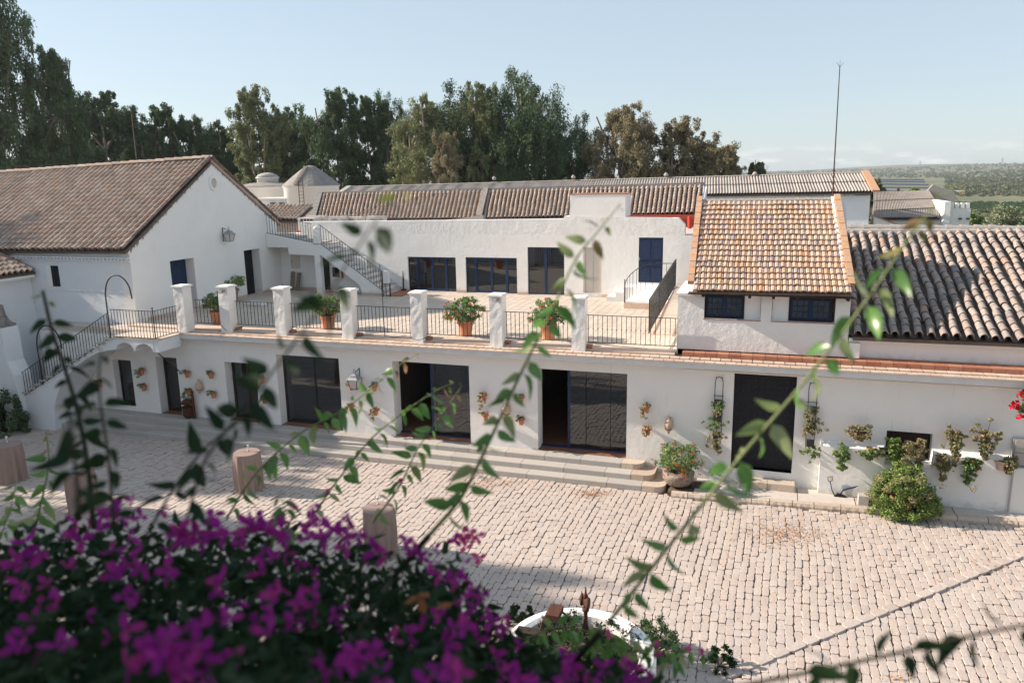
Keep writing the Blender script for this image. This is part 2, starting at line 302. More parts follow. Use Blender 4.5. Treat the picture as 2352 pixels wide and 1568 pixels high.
# ---- many alike pieces: the nearest 300 in view one by one, the rest joined
def batch(name, tmpl, mats, mat, smooth=True):
    """tmpl: list of (V, F); mats: list of (variant, 4x4 Matrix)"""
    Vs, starts, tot, loops, off = [], [], [], [], 0; ls = 0
    for vi in range(len(tmpl)):
        sel = [np.array(m_) for (v, m_) in mats if v == vi]
        if not sel: continue
        V, F = tmpl[vi]; A = np.array(sel); Vt = np.array([tuple(v) for v in V]); Vh = np.concatenate([Vt, np.ones((len(Vt), 1))], 1)
        W = np.einsum('kij,nj->kni', A, Vh)[:, :, :3]; K = len(sel); nV = len(Vt)
        fl = np.concatenate([np.array(f) for f in F]); ft = np.array([len(f) for f in F])
        Vs.append(W.reshape(-1, 3)); loops.append((fl[None, :] + (np.arange(K)*nV)[:, None] + off).reshape(-1)); tot.append(np.tile(ft, K)); off += K*nV
    if not Vs: return None
    V = np.concatenate(Vs); L = np.concatenate(loops); Tt = np.concatenate(tot); S = np.concatenate([[0], np.cumsum(Tt)[:-1]])
    me = bpy.data.meshes.new(name); me.vertices.add(len(V)); me.vertices.foreach_set('co', V.astype(np.float32).ravel())
    me.loops.add(len(L)); me.loops.foreach_set('vertex_index', L.astype(np.int32)); me.polygons.add(len(Tt))
    me.polygons.foreach_set('loop_start', S.astype(np.int32)); me.polygons.foreach_set('loop_total', Tt.astype(np.int32))
    me.polygons.foreach_set('use_smooth', np.full(len(Tt), bool(smooth)))
    me.materials.append(mt[mat]); me.update(calc_edges=True); me.validate(); return me
def pieces(name, parent, tmpl, mats, mat, N=300, rest=None, smooth=True):
    def score(mm):
        p = mm.translation; return ((p-CAM).length if inframe(p) else 1e4+(p-CAM).length)
    order = sorted(mats, key=lambda t: score(t[1])); first = [t for t in order[:N]]; rst = order[N:]
    meshes = [mk(name, V, F, mat, smooth) for V, F in tmpl]
    for v, mm in first: link(name, meshes[v], parent, True, mm)
    if rst:
        me = batch(name+'s', tmpl, rst, mat, smooth); o = link(rest or name+'s', me, parent); o['kind'] = 'stuff'
def TRS(p, x, y, z):
    """matrix from axes (already scaled) and origin"""
    m = Matrix((x, y, z)).transposed().to_4x4(); m.translation = Vector(p); return m
rnd = random.Random(7)
def lerp(a, b, t): return Vector(a)*(1-t)+Vector(b)*t

# ---------------------------------------------------------------- tiles and roofs
def barrel(n=6, r0=.5, r1=.41, th=.09, L=1.1, lift=.10):
    V = []; F = []
    for (y, r, z) in ((0, r0, lift), (L, r1, 0)):
        for i in range(n+1): a = math.pi*i/n; V.append((-r*math.cos(a), y, r*math.sin(a)+z))
    for i in range(n): F.append((i, i+1, n+2+i, n+1+i))
    k = len(V)
    for i in range(n+1): a = math.pi*i/n; V.append((-r0*math.cos(a), 0, r0*math.sin(a)+lift)); V.append((-(r0-th)*math.cos(a), 0.003, (r0-th)*math.sin(a)+lift))
    for i in range(n): F.append((k+2*i, k+2*i+1, k+2*i+3, k+2*i+2))
    return V, F
def trough(n=3, r=.5, L=1.05):
    V = []
    for y in (0, L):
        for i in range(n+1): a = math.pi*i/n; V.append((-r*math.cos(a), y, .42-r*.8*math.sin(a)))
    return V, [(i, n+1+i, n+2+i, i+1) for i in range(n)]
BAR = [barrel(lift=.05), barrel(r0=.51, r1=.43, lift=.06), barrel(r0=.49, r1=.41, lift=.08), barrel(n=5, r0=.5, r1=.43, lift=.04)]
def quadpt(EL, ER, RL, RR, u, v): return lerp(lerp(EL, ER, u), lerp(RL, RR, u), v)
def slab(mb, EL, ER, RL, RR, t):
    n = (Vector(ER)-Vector(EL)).cross(Vector(RL)-Vector(EL)).normalized()*t
    P = [Vector(EL), Vector(ER), Vector(RR), Vector(RL)]; return mb.add(P+[p-n for p in P], [(0, 1, 2, 3), (7, 6, 5, 4), (0, 4, 5, 1), (1, 5, 6, 2), (2, 6, 7, 3), (3, 7, 4, 0)])
def tiled_roof(parent, EL, ER, RL, RR, nc, nr, mat, N=300, seed=1, fill=.74, sag=.0, wob=.03):
    rg = random.Random(seed); EL, ER, RL, RR = map(Vector, (EL, ER, RL, RR))
    nrm = (ER-EL).cross(RL-EL).normalized(); mats = []; ch = []; ph = rg.random()*9
    for i in range(nc):
        u = (i+.5)/nc; du = (lerp(EL, ER, 1/nc)-EL)
        wv = [wob*(rg.random()-.5)*.7 for _ in range(nr+1)]
        for j in range(nr):
            v0, v1 = j/nr, (j+1)/nr
            a = quadpt(EL, ER, RL, RR, u + wv[j]/nc*3, v0); b = quadpt(EL, ER, RL, RR, u + wv[j+1]/nc*3, v1)
            dz = nrm*(math.sin(u*7+ph)*math.sin(v0*3.1+1)*sag); a += dz; b += dz
            a += (b-a)*(rg.random()-.5)*.10
            x = (quadpt(EL, ER, RL, RR, u+.5/nc, v0)-quadpt(EL, ER, RL, RR, u-.5/nc, v0))*fill*(.96+.08*rg.random())
            s = (b-a)*(1+.03*rg.random()); n = (nrm + x*(rg.random()-.5)*.25).normalized()*x.length*1.12
            mats.append((rg.randrange(4), TRS(a+nrm*(.0), x, s, n)))
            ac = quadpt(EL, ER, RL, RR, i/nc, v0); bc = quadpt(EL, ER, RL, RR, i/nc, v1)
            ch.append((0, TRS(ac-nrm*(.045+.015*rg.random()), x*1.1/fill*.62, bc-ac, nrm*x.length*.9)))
    pieces('roof_tile', parent, BAR, mats, mat, N, 'more_roof_tiles')
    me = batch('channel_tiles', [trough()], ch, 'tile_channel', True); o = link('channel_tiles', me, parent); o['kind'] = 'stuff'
    mb = MB(); slab(mb, EL-nrm*.075, ER-nrm*.075, RL-nrm*.075, RR-nrm*.075, .09).obj('roof_bed', 'roof_bed', parent)
def ridge_tiles(parent, A, B, n, w, mat, up=(0, 0, 1), name='ridge_tile', h=.8):
    A, B = Vector(A), Vector(B); s = (B-A)/n; x = s.cross(Vector(up)).normalized()*w; z = x.cross(s).normalized()*w*h
    meshes = [mk(name, *BAR[i], mat, True) for i in range(3)]
    for i in range(n):
        a = A+s*i; link(name, meshes[i % 3], parent, True, TRS(a+z*((rnd.random()-.5)*.06), x*(.97+.06*rnd.random()), s*1.02, z))
def corrugated(parent, EL, ER, RL, RR, nwave, nsheet, rows, mat, amp=.035):
    """fibre-cement sheets with real waves, overlapping row on row"""
    EL, ER, RL, RR = map(Vector, (EL, ER, RL, RR)); nrm = (ER-EL).cross(RL-EL).normalized(); wps = nwave/nsheet
    for r in range(rows):
        for k in range(nsheet):
            ns = max(2, int(wps*4)); V = []; F = []; v0 = r/rows; v1 = min(1, (r+1.04)/rows)
            for a, v in enumerate((v0, v1)):
                for i in range(ns+1):
                    u = (k+i/ns)/nsheet; p = quadpt(EL, ER, RL, RR, u, v); V.append(p+nrm*(amp*math.sin(2*math.pi*u*nwave)+(.05 if a == 0 else 0.0)+.002*(k % 2)))
            F = [(i, i+1, ns+2+i, ns+1+i) for i in range(ns)]
            link('roof_sheet', mk('roof_sheet', V, F, mat, True), parent)
    mb = MB(); slab(mb, EL-nrm*.07, ER-nrm*.07, RL-nrm*.07, RR-nrm*.07, .08).obj('roof_bed', 'roof_bed', parent)

# ---------------------------------------------------------------- the land
def land_h(x, y):
    r = math.hypot(x, y-15); az = math.atan2(x, y)
    z = -.12 - 2.0*min(1, max(0, (r-30)/60)) - 11*min(1, max(0, (r-75)/300))
    far = max(0, r-900)/2600
    z += min(far, 1.3)**1.5*(16 + 9*math.sin(az*5.1+.6) + 5*math.sin(az*17+r*.0011)) 
    z += math.sin(x*.006+1.3)*math.cos(y*.005)*2.2*min(1, max(0, (r-250)/500))
    if az > .12: z += 26*max(0, az-.19)*min(1, max(0, (r-1300)/1500))*2.2
    return z
V = []; F = []; radii = [0, 12, 25, 34, 45, 60, 80, 105, 140, 190, 250, 330, 430, 560, 720, 900, 1150, 1450, 1800, 2300, 2900, 3600, 4500, 6000, 9000, 14000]; na = 180
for r in radii:
    for k in range(na): a = 2*math.pi*k/na; x, y = r*math.sin(a), 15+r*math.cos(a); V.append((x, y, land_h(x, y) if r < 6000 else -6))
for i in range(len(radii)-1):
    for k in range(na): a = i*na+k; b = i*na+(k+1) % na; F.append((a, b, b+na, a+na))
tag(link('ground', mk('ground', V, [f[::-1] for f in F], 'field', True)), 'dry scrubland and fields rolling away to low hills beyond the farm', 'ground', kind='structure')

tag(MB().box(-70, 29.6, -.4, 8, 57.6, .0).obj('rear_yard', 'concrete'), 'pale beaten yard between the rear buildings', 'yard', kind='structure')
# courtyard: bedding, then every cobble
yard = MB().box(-34, -8, -.11, 12, 20.3, -.020).obj('courtyard', 'earth'); tag(yard, 'cobbled courtyard of rounded pinkish stone setts', 'courtyard', kind='structure')
def cobble_t(rg):
    V = []; F = []; n = 8
    base = [(-.5, -.32), (-.36, -.5), (.36, -.5), (.5, -.32), (.5, .32), (.36, .5), (-.36, .5), (-.5, .32)]
    base = [(x*(.94+.1*rg.random()), y*(.94+.1*rg.random())) for x, y in base]; tilt = ((rg.random()-.5)*.14, (rg.random()-.5)*.14)
    for (s, z) in ((1.0, -.6), (1.0, -.09), (.93, .0)):
        for (x, y) in base: V.append((x*s, y*s, z+(x*tilt[0]+y*tilt[1])*(1 if z > -.5 else 0)+(rg.random()-.5)*.03))
    V.append((0, 0, .03))
    for i in range(2):
        for j in range(n): F.append((i*n+j, i*n+(j+1) % n, (i+1)*n+(j+1) % n, (i+1)*n+j))
    for j in range(n): F.append((2*n+j, 2*n+(j+1) % n, 3*n))
    return V, F
rg = random.Random(3); COB = [cobble_t(rg) for _ in range(10)]
WELL = Vector((-2.6, 10.85, 0)); WR = 1.3
B0, B1 = Vector((-1.6, 10.6, 0)), Vector((8.6, 21.2, 0)); bd = (B1-B0).normalized(); bn = Vector((-bd.y, bd.x, 0))
mats = []; x = -27.0
while x < 9:
    wdt = .150+.02*(rg.random()-.5); y = 5.0+rg.random()*.3; drift = (rg.random()-.5)*.04; off0 = rg.random()*9
    while y < 19.62:
        ln = .20+.16*rg.random(); cy = y+ln/2; cx = x+wdt/2+math.sin(y*.8+x*.5)*.05+math.sin(y*2.3+off0)*.007
        lim = 19.19 if cx < -2.2 else 18.93+.066*(cx+2.2)
        p = Vector((cx, cy, 0)); side = (p-B0).dot(bn)
        low_ = abs(side) < .20 or cy+ln/2 > lim
        if cy-ln/3 < lim+.02 and (p-WELL).length > WR-.08 and abs(side) > .05:
            mats.append((rg.randrange(10), TRS((cx, cy, .004*math.sin(cx*3)*math.sin(cy*2.1)+(rg.random()-.5)*.022), Vector((wdt*(.972+.03*rg.random()), (rg.random()-.5)*.012, 0)), Vector(((rg.random()-.5)*.014, ln*.985, 0)), Vector((0, 0, .06)))))
        y += ln
    x += wdt
t_ = 0
while t_ < (B1-B0).length:
    ln = .30+.12*rg.random(); c = B0+bd*(t_+ln/2)
    if c.y < 19.3: mats.append((rg.randrange(10), TRS((c.x, c.y, .032), bd*ln*.975, bn*.185, Vector((0, 0, .09)))))
    t_ += ln
x = -22
while x < -2.2:   # one course laid along the foot of the steps
    ln = .2+.12*rg.random(); x += ln
pieces('cobble', yard, COB, mats, 'cobble', 300, 'more_cobbles', False)
# fallen leaves in drifts
dl = []
for (px, py, sx, sy, n) in ((1800, 1225, 46, 14, 280), (1360, 1132, 24, 5, 120), (1140, 1108, 30, 6, 90), (1395, 1108, 60, 10, 60), (2080, 1560, 30, 9, 20), (1160, 1100, 60, 12, 40), (1850, 1250, 300, 90, 150), (2290, 1300, 50, 40, 50), (1985, 1180, 150, 14, 40)):
    for _ in range(n):
        p = PZ(px+rg.gauss(0, sx), py+rg.gauss(0, sy), .035)
        if p.y > 19.0 or p.y < 9: continue
        a = rg.random()*6.28; s = .022+.018*rg.random(); dl.append((0, TRS(p, Vector((math.cos(a), math.sin(a), 0))*s, Vector((-math.sin(a), math.cos(a), .3))*s*.5, Vector((0, 0, s)))))
me = batch('fallen_leaves', [([(-1, 0, 0), (0, -1, .1), (1, 0, .3), (0, 1, .1)], [(0, 1, 2, 3)])], dl, 'dryleaf', False)
tag(link('fallen_leaves', me), 'dry orange leaves scattered over the cobbles', 'leaves', kind='stuff')

# pavement strip on the right with its rough kerb
def kerb_y(x): return 19.0+.066*(x+2.1)
pv = MB(); pv.prism([(-2.2, 19.14), (9.5, kerb_y(9.5)+.14), (9.5, 20.3), (-2.2, 20.3)], 'z', -.02, .10)
pv = pv.obj('pavement', 'earth'); tag(pv, 'narrow raised pavement along the foot of the right wall', 'pavement', kind='structure')
x = -2.1; 
while x < 9.3:
    ln = .42+.25*rg.random(); mb = MB(); n = 6; V = []
    for i in range(n+1):
        u = x+.008+(ln-.016)*i/n; j = (rg.random()-.5)*.03
        V += [(u, kerb_y(u)+j, -.04), (u, kerb_y(u)+j*.7-.005, .06), (u, kerb_y(u)+.035+j*.5, .125+j*.15), (u, kerb_y(u)+.17, .13), (u, kerb_y(u)+.17, -.04)]
    F = [(5*i+k, 5*i+5+k, 5*i+6+k, 5*i+1+k) for i in range(n) for k in range(4)]+[(4, 3, 2, 1, 0), tuple(5*n+k for k in range(5))]
    mb.add(V, F).obj('kerb_stone', 'granite_warm', pv); x += ln
x = -1.55
for ln, mtn, sub in ((1.3, 'concrete', 1), (1.25, 'concrete', 1), (1.35, 'concrete', 1), (.9, 'cobble', 0), (1.3, 'cobble', 0), (1.3, 'concrete', 1), (1.5, 'concrete', 1), (1.6, 'concrete', 1)):
    if sub: MB().prism([(x+.01, kerb_y(x)+.18), (x+ln-.01, kerb_y(x+ln)+.18), (x+ln-.01, 20.24), (x+.01, 20.24)], 'z', .02, .128).obj('paving_slab', mtn, pv)
    else:
        yy = 0
        while yy < 1:
            for k in range(3):
                a = x+ln*k/3+.012; b = x+ln*(k+1)/3-.012; y0 = kerb_y(a)+.19; d = 20.2-y0
                MB().box(a, y0+d*yy, .02, b, y0+d*(yy+.25)-.02, .125+.008*rg.random()).obj('paving_stone', 'cobble', pv)
            yy += .25
    x += ln

# ---------------------------------------------------------------- long low building under the terrace
YF = 20.26; DK = 3.45
low = thing('terrace_building', 'long white ground floor block with the roof terrace on top', 'building', (-7, 20.3, 0))
holes = [(-21.36, -20.57, .66, 2.28), (-19.5, -18.62, .48, 2.48), (-16.7, -15.5, .48, 2.47), (-14.7, -12.43, .48, 2.82), (-10.6, -8.12, .48, 2.85), (-6.04, -3.49, .48, 2.90), (-.69, .85, .50, 3.21), (3.01, 4.03, 1.15, 1.87)]
mb = MB(); wall_grid(mb, -24.5, 9.2, -.1, 3.2, YF, YF+.46, holes)
for a, b in ((-24.5, -24.2), (8.9, 9.2)): mb.box(a, YF+.46, -.1, b, 30, 3.2)
mb.obj('wall', 'plaster', low)
MB().box(-24.2, 28.9, 0, 8.9, 29.0, 3.2).obj('back_wall', 'interior_shade', low)
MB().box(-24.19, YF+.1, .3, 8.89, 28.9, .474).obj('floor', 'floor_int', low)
for x0 in (-17.2, -11.6, -7.2, -2.2, 1.6): MB().box(x0, YF+.47, .474, x0+.2, 28.9, 3.19).obj('partition', 'interior_shade', low)
MB().box(-9.6, 22.2, .474, -9.2, 22.6, 3.19).obj('inner_pillar', 'cream', low)
MB().box(-9.61, 22.19, .475, -9.19, 22.61, 1.4).obj('pillar_dado', 'terra', low)
# deck slab, cornice, fillet, coping courses
MB().box(-24.2, 20.94, 3.41, -2.5, 29.96, 3.443).obj('deck_bed', 'deck', low)
MB().box(-24.2, YF+.02, 3.2, 8.9, 29.97, 3.40).obj('roof_slab', 'concrete', low)
crn = MB().prism([(19.97, 3.22), (YF-.002, 3.17), (YF+.02, 3.17), (YF+.02, 3.40), (19.93, 3.40), (19.93, 3.25)], 'x', -18.25, 9.2).obj('cornice', 'cornice', low)
mb = MB().prism([(YF-.10, 3.15), (YF-.001, 3.10), (YF-.001, 3.168), (YF-.09, 3.168)], 'x', -1.95, 9.2).obj('fillet', 'plaster', low)
ct = []; rg = random.Random(11)
def cuboid(): return ([(0, 0, 0), (1, 0, 0), (1, 1, 0), (0, 1, 0), (.02, .02, 1), (.98, .02, 1), (.98, .98, 1), (.02, .98, 1)], [(0, 3, 2, 1), (4, 5, 6, 7), (0, 1, 5, 4), (1, 2, 6, 5), (2, 3, 7, 6), (3, 0, 4, 7)])
CUB = [cuboid()]
for row, (y0, y1, z) in enumerate(((19.90, 20.09, .028), (20.10, 20.33, .062))):
    x = -18.2+row*.13
    while x < 9.1:
        j = (rg.random()-.5)*.006; ct.append((0, TRS((x, y0+j, 3.40), Vector((.252, 0, 0)), Vector((0, y1-y0-.008, 0)), Vector((0, 0, z+(rg.random()-.5)*.006))))); x += .262
pieces('coping_tile', low, CUB, ct, 'coping', 300, None, False)
MB().box(-18.2, 20.335, 3.40, -2.25, 20.95, 3.505).obj('kerb_band', 'coping', low)
dt = []
for ix in range(int((-2.62+24)/.30)):
    for iy in range(int((29.95-20.96)/.30)):
        x0 = -23.9+ix*.30; y0 = 20.96+iy*.30
        if x0+.3 > -2.5: continue
        dt.append((0, TRS((x0, y0, 3.40), Vector((.294, 0, 0)), Vector((0, .294, 0)), Vector((0, 0, .048+.0015*rg.random())))))
pieces('deck_tile', low, CUB, dt, 'deck', 300, 'more_deck_tiles', False)
# red skirting tiles along the right part
x = -2.05; k = 0
while x < 9: MB().box(x, 20.33, 3.462, x+.29, 20.62, 3.57).obj('skirting_tile', 'redtile', low); x += .30
MB().box(-2.2, 20.62, 3.41, 9, 20.7, 3.6).obj('skirting_bed', 'redtile', low)

# windows and doors of the ground floor
def opening_frame(parent, name, x0, x1, z0, z1, y, mat, t=.055, d=.06, mull=(), bars=(), glass='glass', sill=None):
    f = MB(); f.box(x0, y, z0, x0+t, y+d, z1).box(x1-t, y, z0, x1, y+d, z1).box(x0+t, y, z1-t, x1-t, y+d, z1).box(x0+t, y, z0, x1-t, y+d, z0+t)
    fo = f.obj(name, mat, parent)
    xs = [x0+t]+[v for m_ in mull for v in (m_-t/2, m_+t/2)]+[x1-t]
    for m_ in mull: MB().box(m_-t/2, y+.003, z0+t, m_+t/2, y+d-.003, z1-t).obj('mullion', mat, fo)
    for i in range(0, len(xs), 2): MB().box(xs[i], y+d*.45, z0+t, xs[i+1], y+d*.45+.008, z1-t).obj('pane', glass, fo)
    return fo
YG = YF+.34
opening_frame(low, 'window', -21.36, -20.57, .66, 2.28, YG-.1, 'darkwood', .05); MB().box(-21.38, YF+.01, .60, -20.55, YG-.1, .66).obj('window_sill', 'terra', low)
opening_frame(low, 'glass_door', -19.5, -18.62, .48, 2.48, YG, 'darkwood', .07)
opening_frame(low, 'glass_door', -16.7, -15.5, .48, 2.47, YG, 'darkwood', .07, mull=(-16.1,))
opening_frame(low, 'sliding_door', -14.7, -12.43, .48, 2.82, YG, 'iron', .05, mull=(-13.55,))
def slider(x0, x1, xo, z1, mulls):
    f = MB(); t = .05; f.box(x0, YG, .48, x1, YG+.1, .53).box(x0, YG, z1-.04, x1, YG+.1, z1); f.box(x1-t, YG, .53, x1, YG+.1, z1-.04)
    fo = f.obj('sliding_door', 'blue', low)
    xs = [xo]+mulls+[x1-t]
    MB().box(xo-.07, YG+.01, .53, xo, YG+.07, z1-.04).obj('mullion', 'blue', fo)
    for i in range(len(xs)-1):
        y = YG+.02+.02*i; MB().box(xs[i]+.004, y, .53, xs[i+1], y+.01, z1-.04).obj('pane', 'glass', fo)
        if i: MB().box(xs[i]-.012, y-.008, .53, xs[i]+.012, y+.008, z1-.04).obj('mullion', 'dkblue', fo)
slider(-10.6, -8.12, -9.45, 2.85, [-9.36]); slider(-6.04, -3.49, -5.18, 2.90, [-4.72, -4.02])
for (x0, x1) in ((-14.7, -12.43), (-10.6, -8.12), (-6.04, -3.49), (-19.5, -18.62), (-16.7, -15.5)):
    n = max(3, round((x1-x0)/.3))
    for k in range(n): MB().box(x0+.004+(x1-x0)*k/n, YF+.003, .474, x0+(x1-x0)*(k+1)/n-.004, YG, .492+.0008*k).obj('threshold_tile', 'floor_int', low)
# studded gate
gt = MB(); gt.box(-.69, YF+.20, .50, .85, YF+.25, 3.21); gt = gt.obj('studded_gate', 'dkblue', low)
for k in range(10):
    xx = -.68+k*.153; MB().box(xx, YF+.165, .52, xx+.145, YF+.199, 3.2).obj('plank', 'dkblue', gt)
sm_ = MB().lathe([(.020, 0), (.014, .012), (.001, .017)], 6, capb=False); sme = mk('stud', [(v.x, -v.z, v.y) for v in sm_.V], sm_.F, 'iron')
for k in range(10):
    for zz in (.8, 1.05, 1.3, 1.75, 2.0, 2.25, 2.6, 2.75, 2.9): link('stud', sme, gt, True, Matrix.Translation((-.68+k*.153+.072, YF+.165, zz)))
MB().box(-.69, YF+.015, .12, .85, YF+.30, .50).obj('gate_plinth', 'plaster', low)
mb = MB().box(-.32, 19.86, .13, .25, YF-.002, .31).obj('gate_step_stone', 'granite_warm', low); MB().box(.262, 19.87, .13, .93, YF-.002, .315).obj('gate_step_stone', 'granite_warm', low)
# small shuttered window and service cupboard at the right
ws = MB().box(3.01, YF+.24, 1.15, 4.03, YF+.28, 1.87).obj('shutter', 'darkwood', low)
for k in range(8): MB().box(3.02+k*.126, YF+.215, 1.16, 3.135+k*.126, YF+.239, 1.86).obj('shutter_board', 'darkwood', ws)
MB().box(3.0, YF+.006, 1.11, 4.04, YF+.215, 1.149).obj('window_sill', 'terra', low)
# sloped plinth that thickens the wall
MB().prism([(20.26, .1), (20.26, 1.50), (20.19, 1.47), (20.06, 1.40), (20.04, .1)], 'x', 1.50, 2.99).obj('thick_plinth', 'plaster', low)
MB().prism([(20.26, .1), (20.26, 1.10), (20.19, 1.08), (20.06, 1.04), (20.04, .1)], 'x', 2.99, 4.05).obj('thick_plinth', 'plaster', low)
MB().prism([(20.26, .1), (20.26, 1.50), (20.19, 1.47), (20.06, 1.40), (20.04, .1)], 'x', 4.05, 5.70).obj('thick_plinth', 'plaster', low)
cb = thing('service_hatch', 'grey louvred hatch above a pale metal cupboard at the right edge of the wall', 'cupboard', (6.2, 20.2, .13))
MB().box(5.72, 20.14, 1.28, 6.9, 20.26, 1.95).obj('hatch_frame', 'grey_metal', cb)
for k in range(2): MB().box(5.76, 20.12, 1.31+k*.32, 6.86, 20.14, 1.60+k*.32).obj('hatch_panel', 'granite', cb)
MB().box(5.70, 20.02, .13, 6.9, 20.26, 1.26).obj('cupboard_door', 'white', cb); MB().box(5.72, 20.0, .16, 5.76, 20.02, 1.24).obj('cupboard_edge', 'grey_metal', cb)

# three long steps
stp = thing('stone_steps', 'three long granite steps running the length of the glass doors', 'steps', (-10, 19.7, 0))
for k, (y0, xr) in enumerate(((19.20, -2.28), (19.53, -2.62), (19.87, -2.95))):
    z0, z1 = .16*k-.02, .16*(k+1); x = -24.0 if k < 2 else -24.0; blocks = []
    while x < xr-.75: ln = 1.0+.35*rg.random(); blocks.append((x, min(x+ln, xr-.62))); x += ln
    blocks = [b for b in blocks if b[1]-b[0] > .15]; back = (19.545, 19.885, 20.255)[k]
    for (a, b) in blocks: MB().prism([(y0, z0), (y0-.004, z1-.02), (y0+.014, z1), (back, z1), (back, z0)], 'x', a+.006, b-.004).obj('step_block', 'granite', stp)
    a = blocks[-1][1]; pts = [(a+.006, y0), (xr-.28, y0)]+[(xr-.28+.28*math.sin(t), y0+.28-.28*math.cos(t)) for t in [math.pi/2*q/6 for q in range(1, 7)]]+[(xr, 20.25), (a+.006, 20.25)]
    MB().prism(pts, 'z', z0, z1+.001).obj('step_block', 'granite_warm', stp)

# ---------------------------------------------------------------- terrace pillars and railings
def baluster_mesh(h, knot=True):
    mb = MB().box(-.007, -.007, 0, .007, .007, h)
    if knot: mb.lathe([(.001, h*.5-.022), (.018, h*.5-.008), (.018, h*.5+.008), (.001, h*.5+.022)], 6, capb=False, capt=False)
    return mk('baluster', mb.V, mb.F, 'iron')
def railing(label, A, B, h, n, group=None, gap=.1, base=True, cat='railing', toph=None, name='iron_railing'):
    """straight or sloping iron railing, A and B at floor level"""
    A, B = Vector(A), Vector(B); t = thing(name, label, cat, (A+B)/2, group)
    g = Vector((0, 0, gap)); H = Vector((0, 0, h))
    MB().bar(A+g, B+g, .022, .018).obj('bottom_rail', 'iron', t); MB().bar(A+H, B+H, .026, .016).obj('top_rail', 'iron', t)
    me = baluster_mesh(h-gap)
    for i in range(n):
        p = lerp(A, B, (i+.5)/n)+g; link('baluster', me, t, True, Matrix.Translation(p))
    return t
PIL = [(-18.0, 19.97), (-16.45, 20.2), (-14.39, 20.2), (-12.05, 20.24), (-9.72, 20.24), (-7.25, 20.24), (-4.86, 20.26)]
def pillar_mesh(seed, w=.37, d=.40, h=1.47):
    rg = random.Random(seed); V = []; nz_ = 9; ring = [(-1, -1), (-.33, -1), (.33, -1), (1, -1), (1, 0), (1, 1), (-1, 1), (-1, 0)]
    for k in range(nz_+1):
        f = k/nz_; s = 1.0+(.05 if k == 0 else 0)
        for (a, b) in ring: V.append((a*w/2*s+(rg.random()-.5)*.009, b*d/2*s+(rg.random()-.5)*(.012 if b < 0 else .003), h*f))
    F = [(8*k+j, 8*k+(j+1) % 8, 8*k+8+(j+1) % 8, 8*k+8+j) for k in range(nz_) for j in range(8)]+[tuple(range(nz_*8, nz_*8+8))]
    return mk('shaft', V, F, 'plaster_old', False)
plab = ['white roughcast pillar at the top of the outside stairs, leftmost on the terrace edge', 'white terrace pillar with a floodlight, beside the first big flower pot', 'white terrace pillar between the empty railing bay and the second geranium pot', 'white terrace pillar half hidden by blurred leaves, right of the second geranium pot', 'white terrace pillar just left of the round full geranium pot', 'white terrace pillar with a floodlight, between the two rightmost geranium pots', 'white terrace pillar left of the longest railing bay']
for i, (x, y) in enumerate(PIL):
    t = thing('terrace_pillar', plab[i], 'pillar', (x, y+.2, 3.44), 'pillars along the terrace edge')
    link('shaft', pillar_mesh(i+1), t, False); mb = MB().box(-.23, -.245, 1.47, .23, .245, 1.505).box(-.20, -.215, 1.505, .20, .215, 1.53); link('cap', mk('cap', mb.V, mb.F, 'plaster_old'), t, False)
    if i: link('tile_stub', mk('tile_stub', *[v for v in (MB().box(.19, -.02, .05, .34, .16, .16).V, MB().box(.19, -.02, .05, .34, .16, .16).F)], 'redtile'), t, False)
YR = 20.52
rl = ['iron railing bay at the left end in front of the first flower pot', 'iron railing bay with nothing behind it, second from the left', 'iron railing bay in front of the geraniums behind the blurred leaves', 'iron railing bay with the tall thin pole fixed to it', 'iron railing bay in front of the round full geranium pot', 'iron railing bay behind the thick green shoot', 'longest iron railing bay, ending at the tiled roof room']
xs = [p[0] for p in PIL]+[-2.1]
for i in range(7):
    a, b = xs[i]+.17, xs[i+1]-(.17 if i < 6 else .1)
    railing(rl[i], (a, YR+(0 if i else -.05), 3.58), (b, YR, 3.58), .86, round((b-a)/.128), 'railings along the terrace edge', .1)
# pole standing at the fourth bay, floodlights, cables
MB().tube([(-10.92, 20.50, 3.53), (-10.93, 20.50, 4.6), (-10.97, 20.5, 5.72)], .011, 6).obj('thin_pole', 'iron').update_tag()
tag(bpy.data.objects['thin_pole'], 'thin iron pole rising from the middle of the railing', 'pole')
def floodlight(loc, label):
    t = thing('floodlight', label, 'floodlight', loc, 'floodlights on the pillars')
    mb = MB().prism([(-.085, .05), (.085, .05), (.07, -.05), (-.075, -.05)], 'y', -.05, -.01); link('housing', mk('housing', mb.V, mb.F, 'grey_metal'), t, False)
    mb = MB().box(-.07, -.058, -.038, .06, -.0505, .038); link('lens', mk('lens', mb.V, mb.F, 'lampglass'), t, False)
    mb = MB().bar((.085, -.03, .04), (.13, .0, .05), .012).bar((.13, 0, .05), (.10, .0, -.02), .012).bar((0, -.01, 0), (0, .05, 0), .02); link('bracket', mk('bracket', mb.V, mb.F, 'iron'), t, False)
floodlight((-16.46, 20.15, 4.79), 'small grey floodlight near the top of the second pillar from the left'); floodlight((-7.24, 20.19, 4.83), 'small grey floodlight near the top of the pillar beside the round geranium pot')
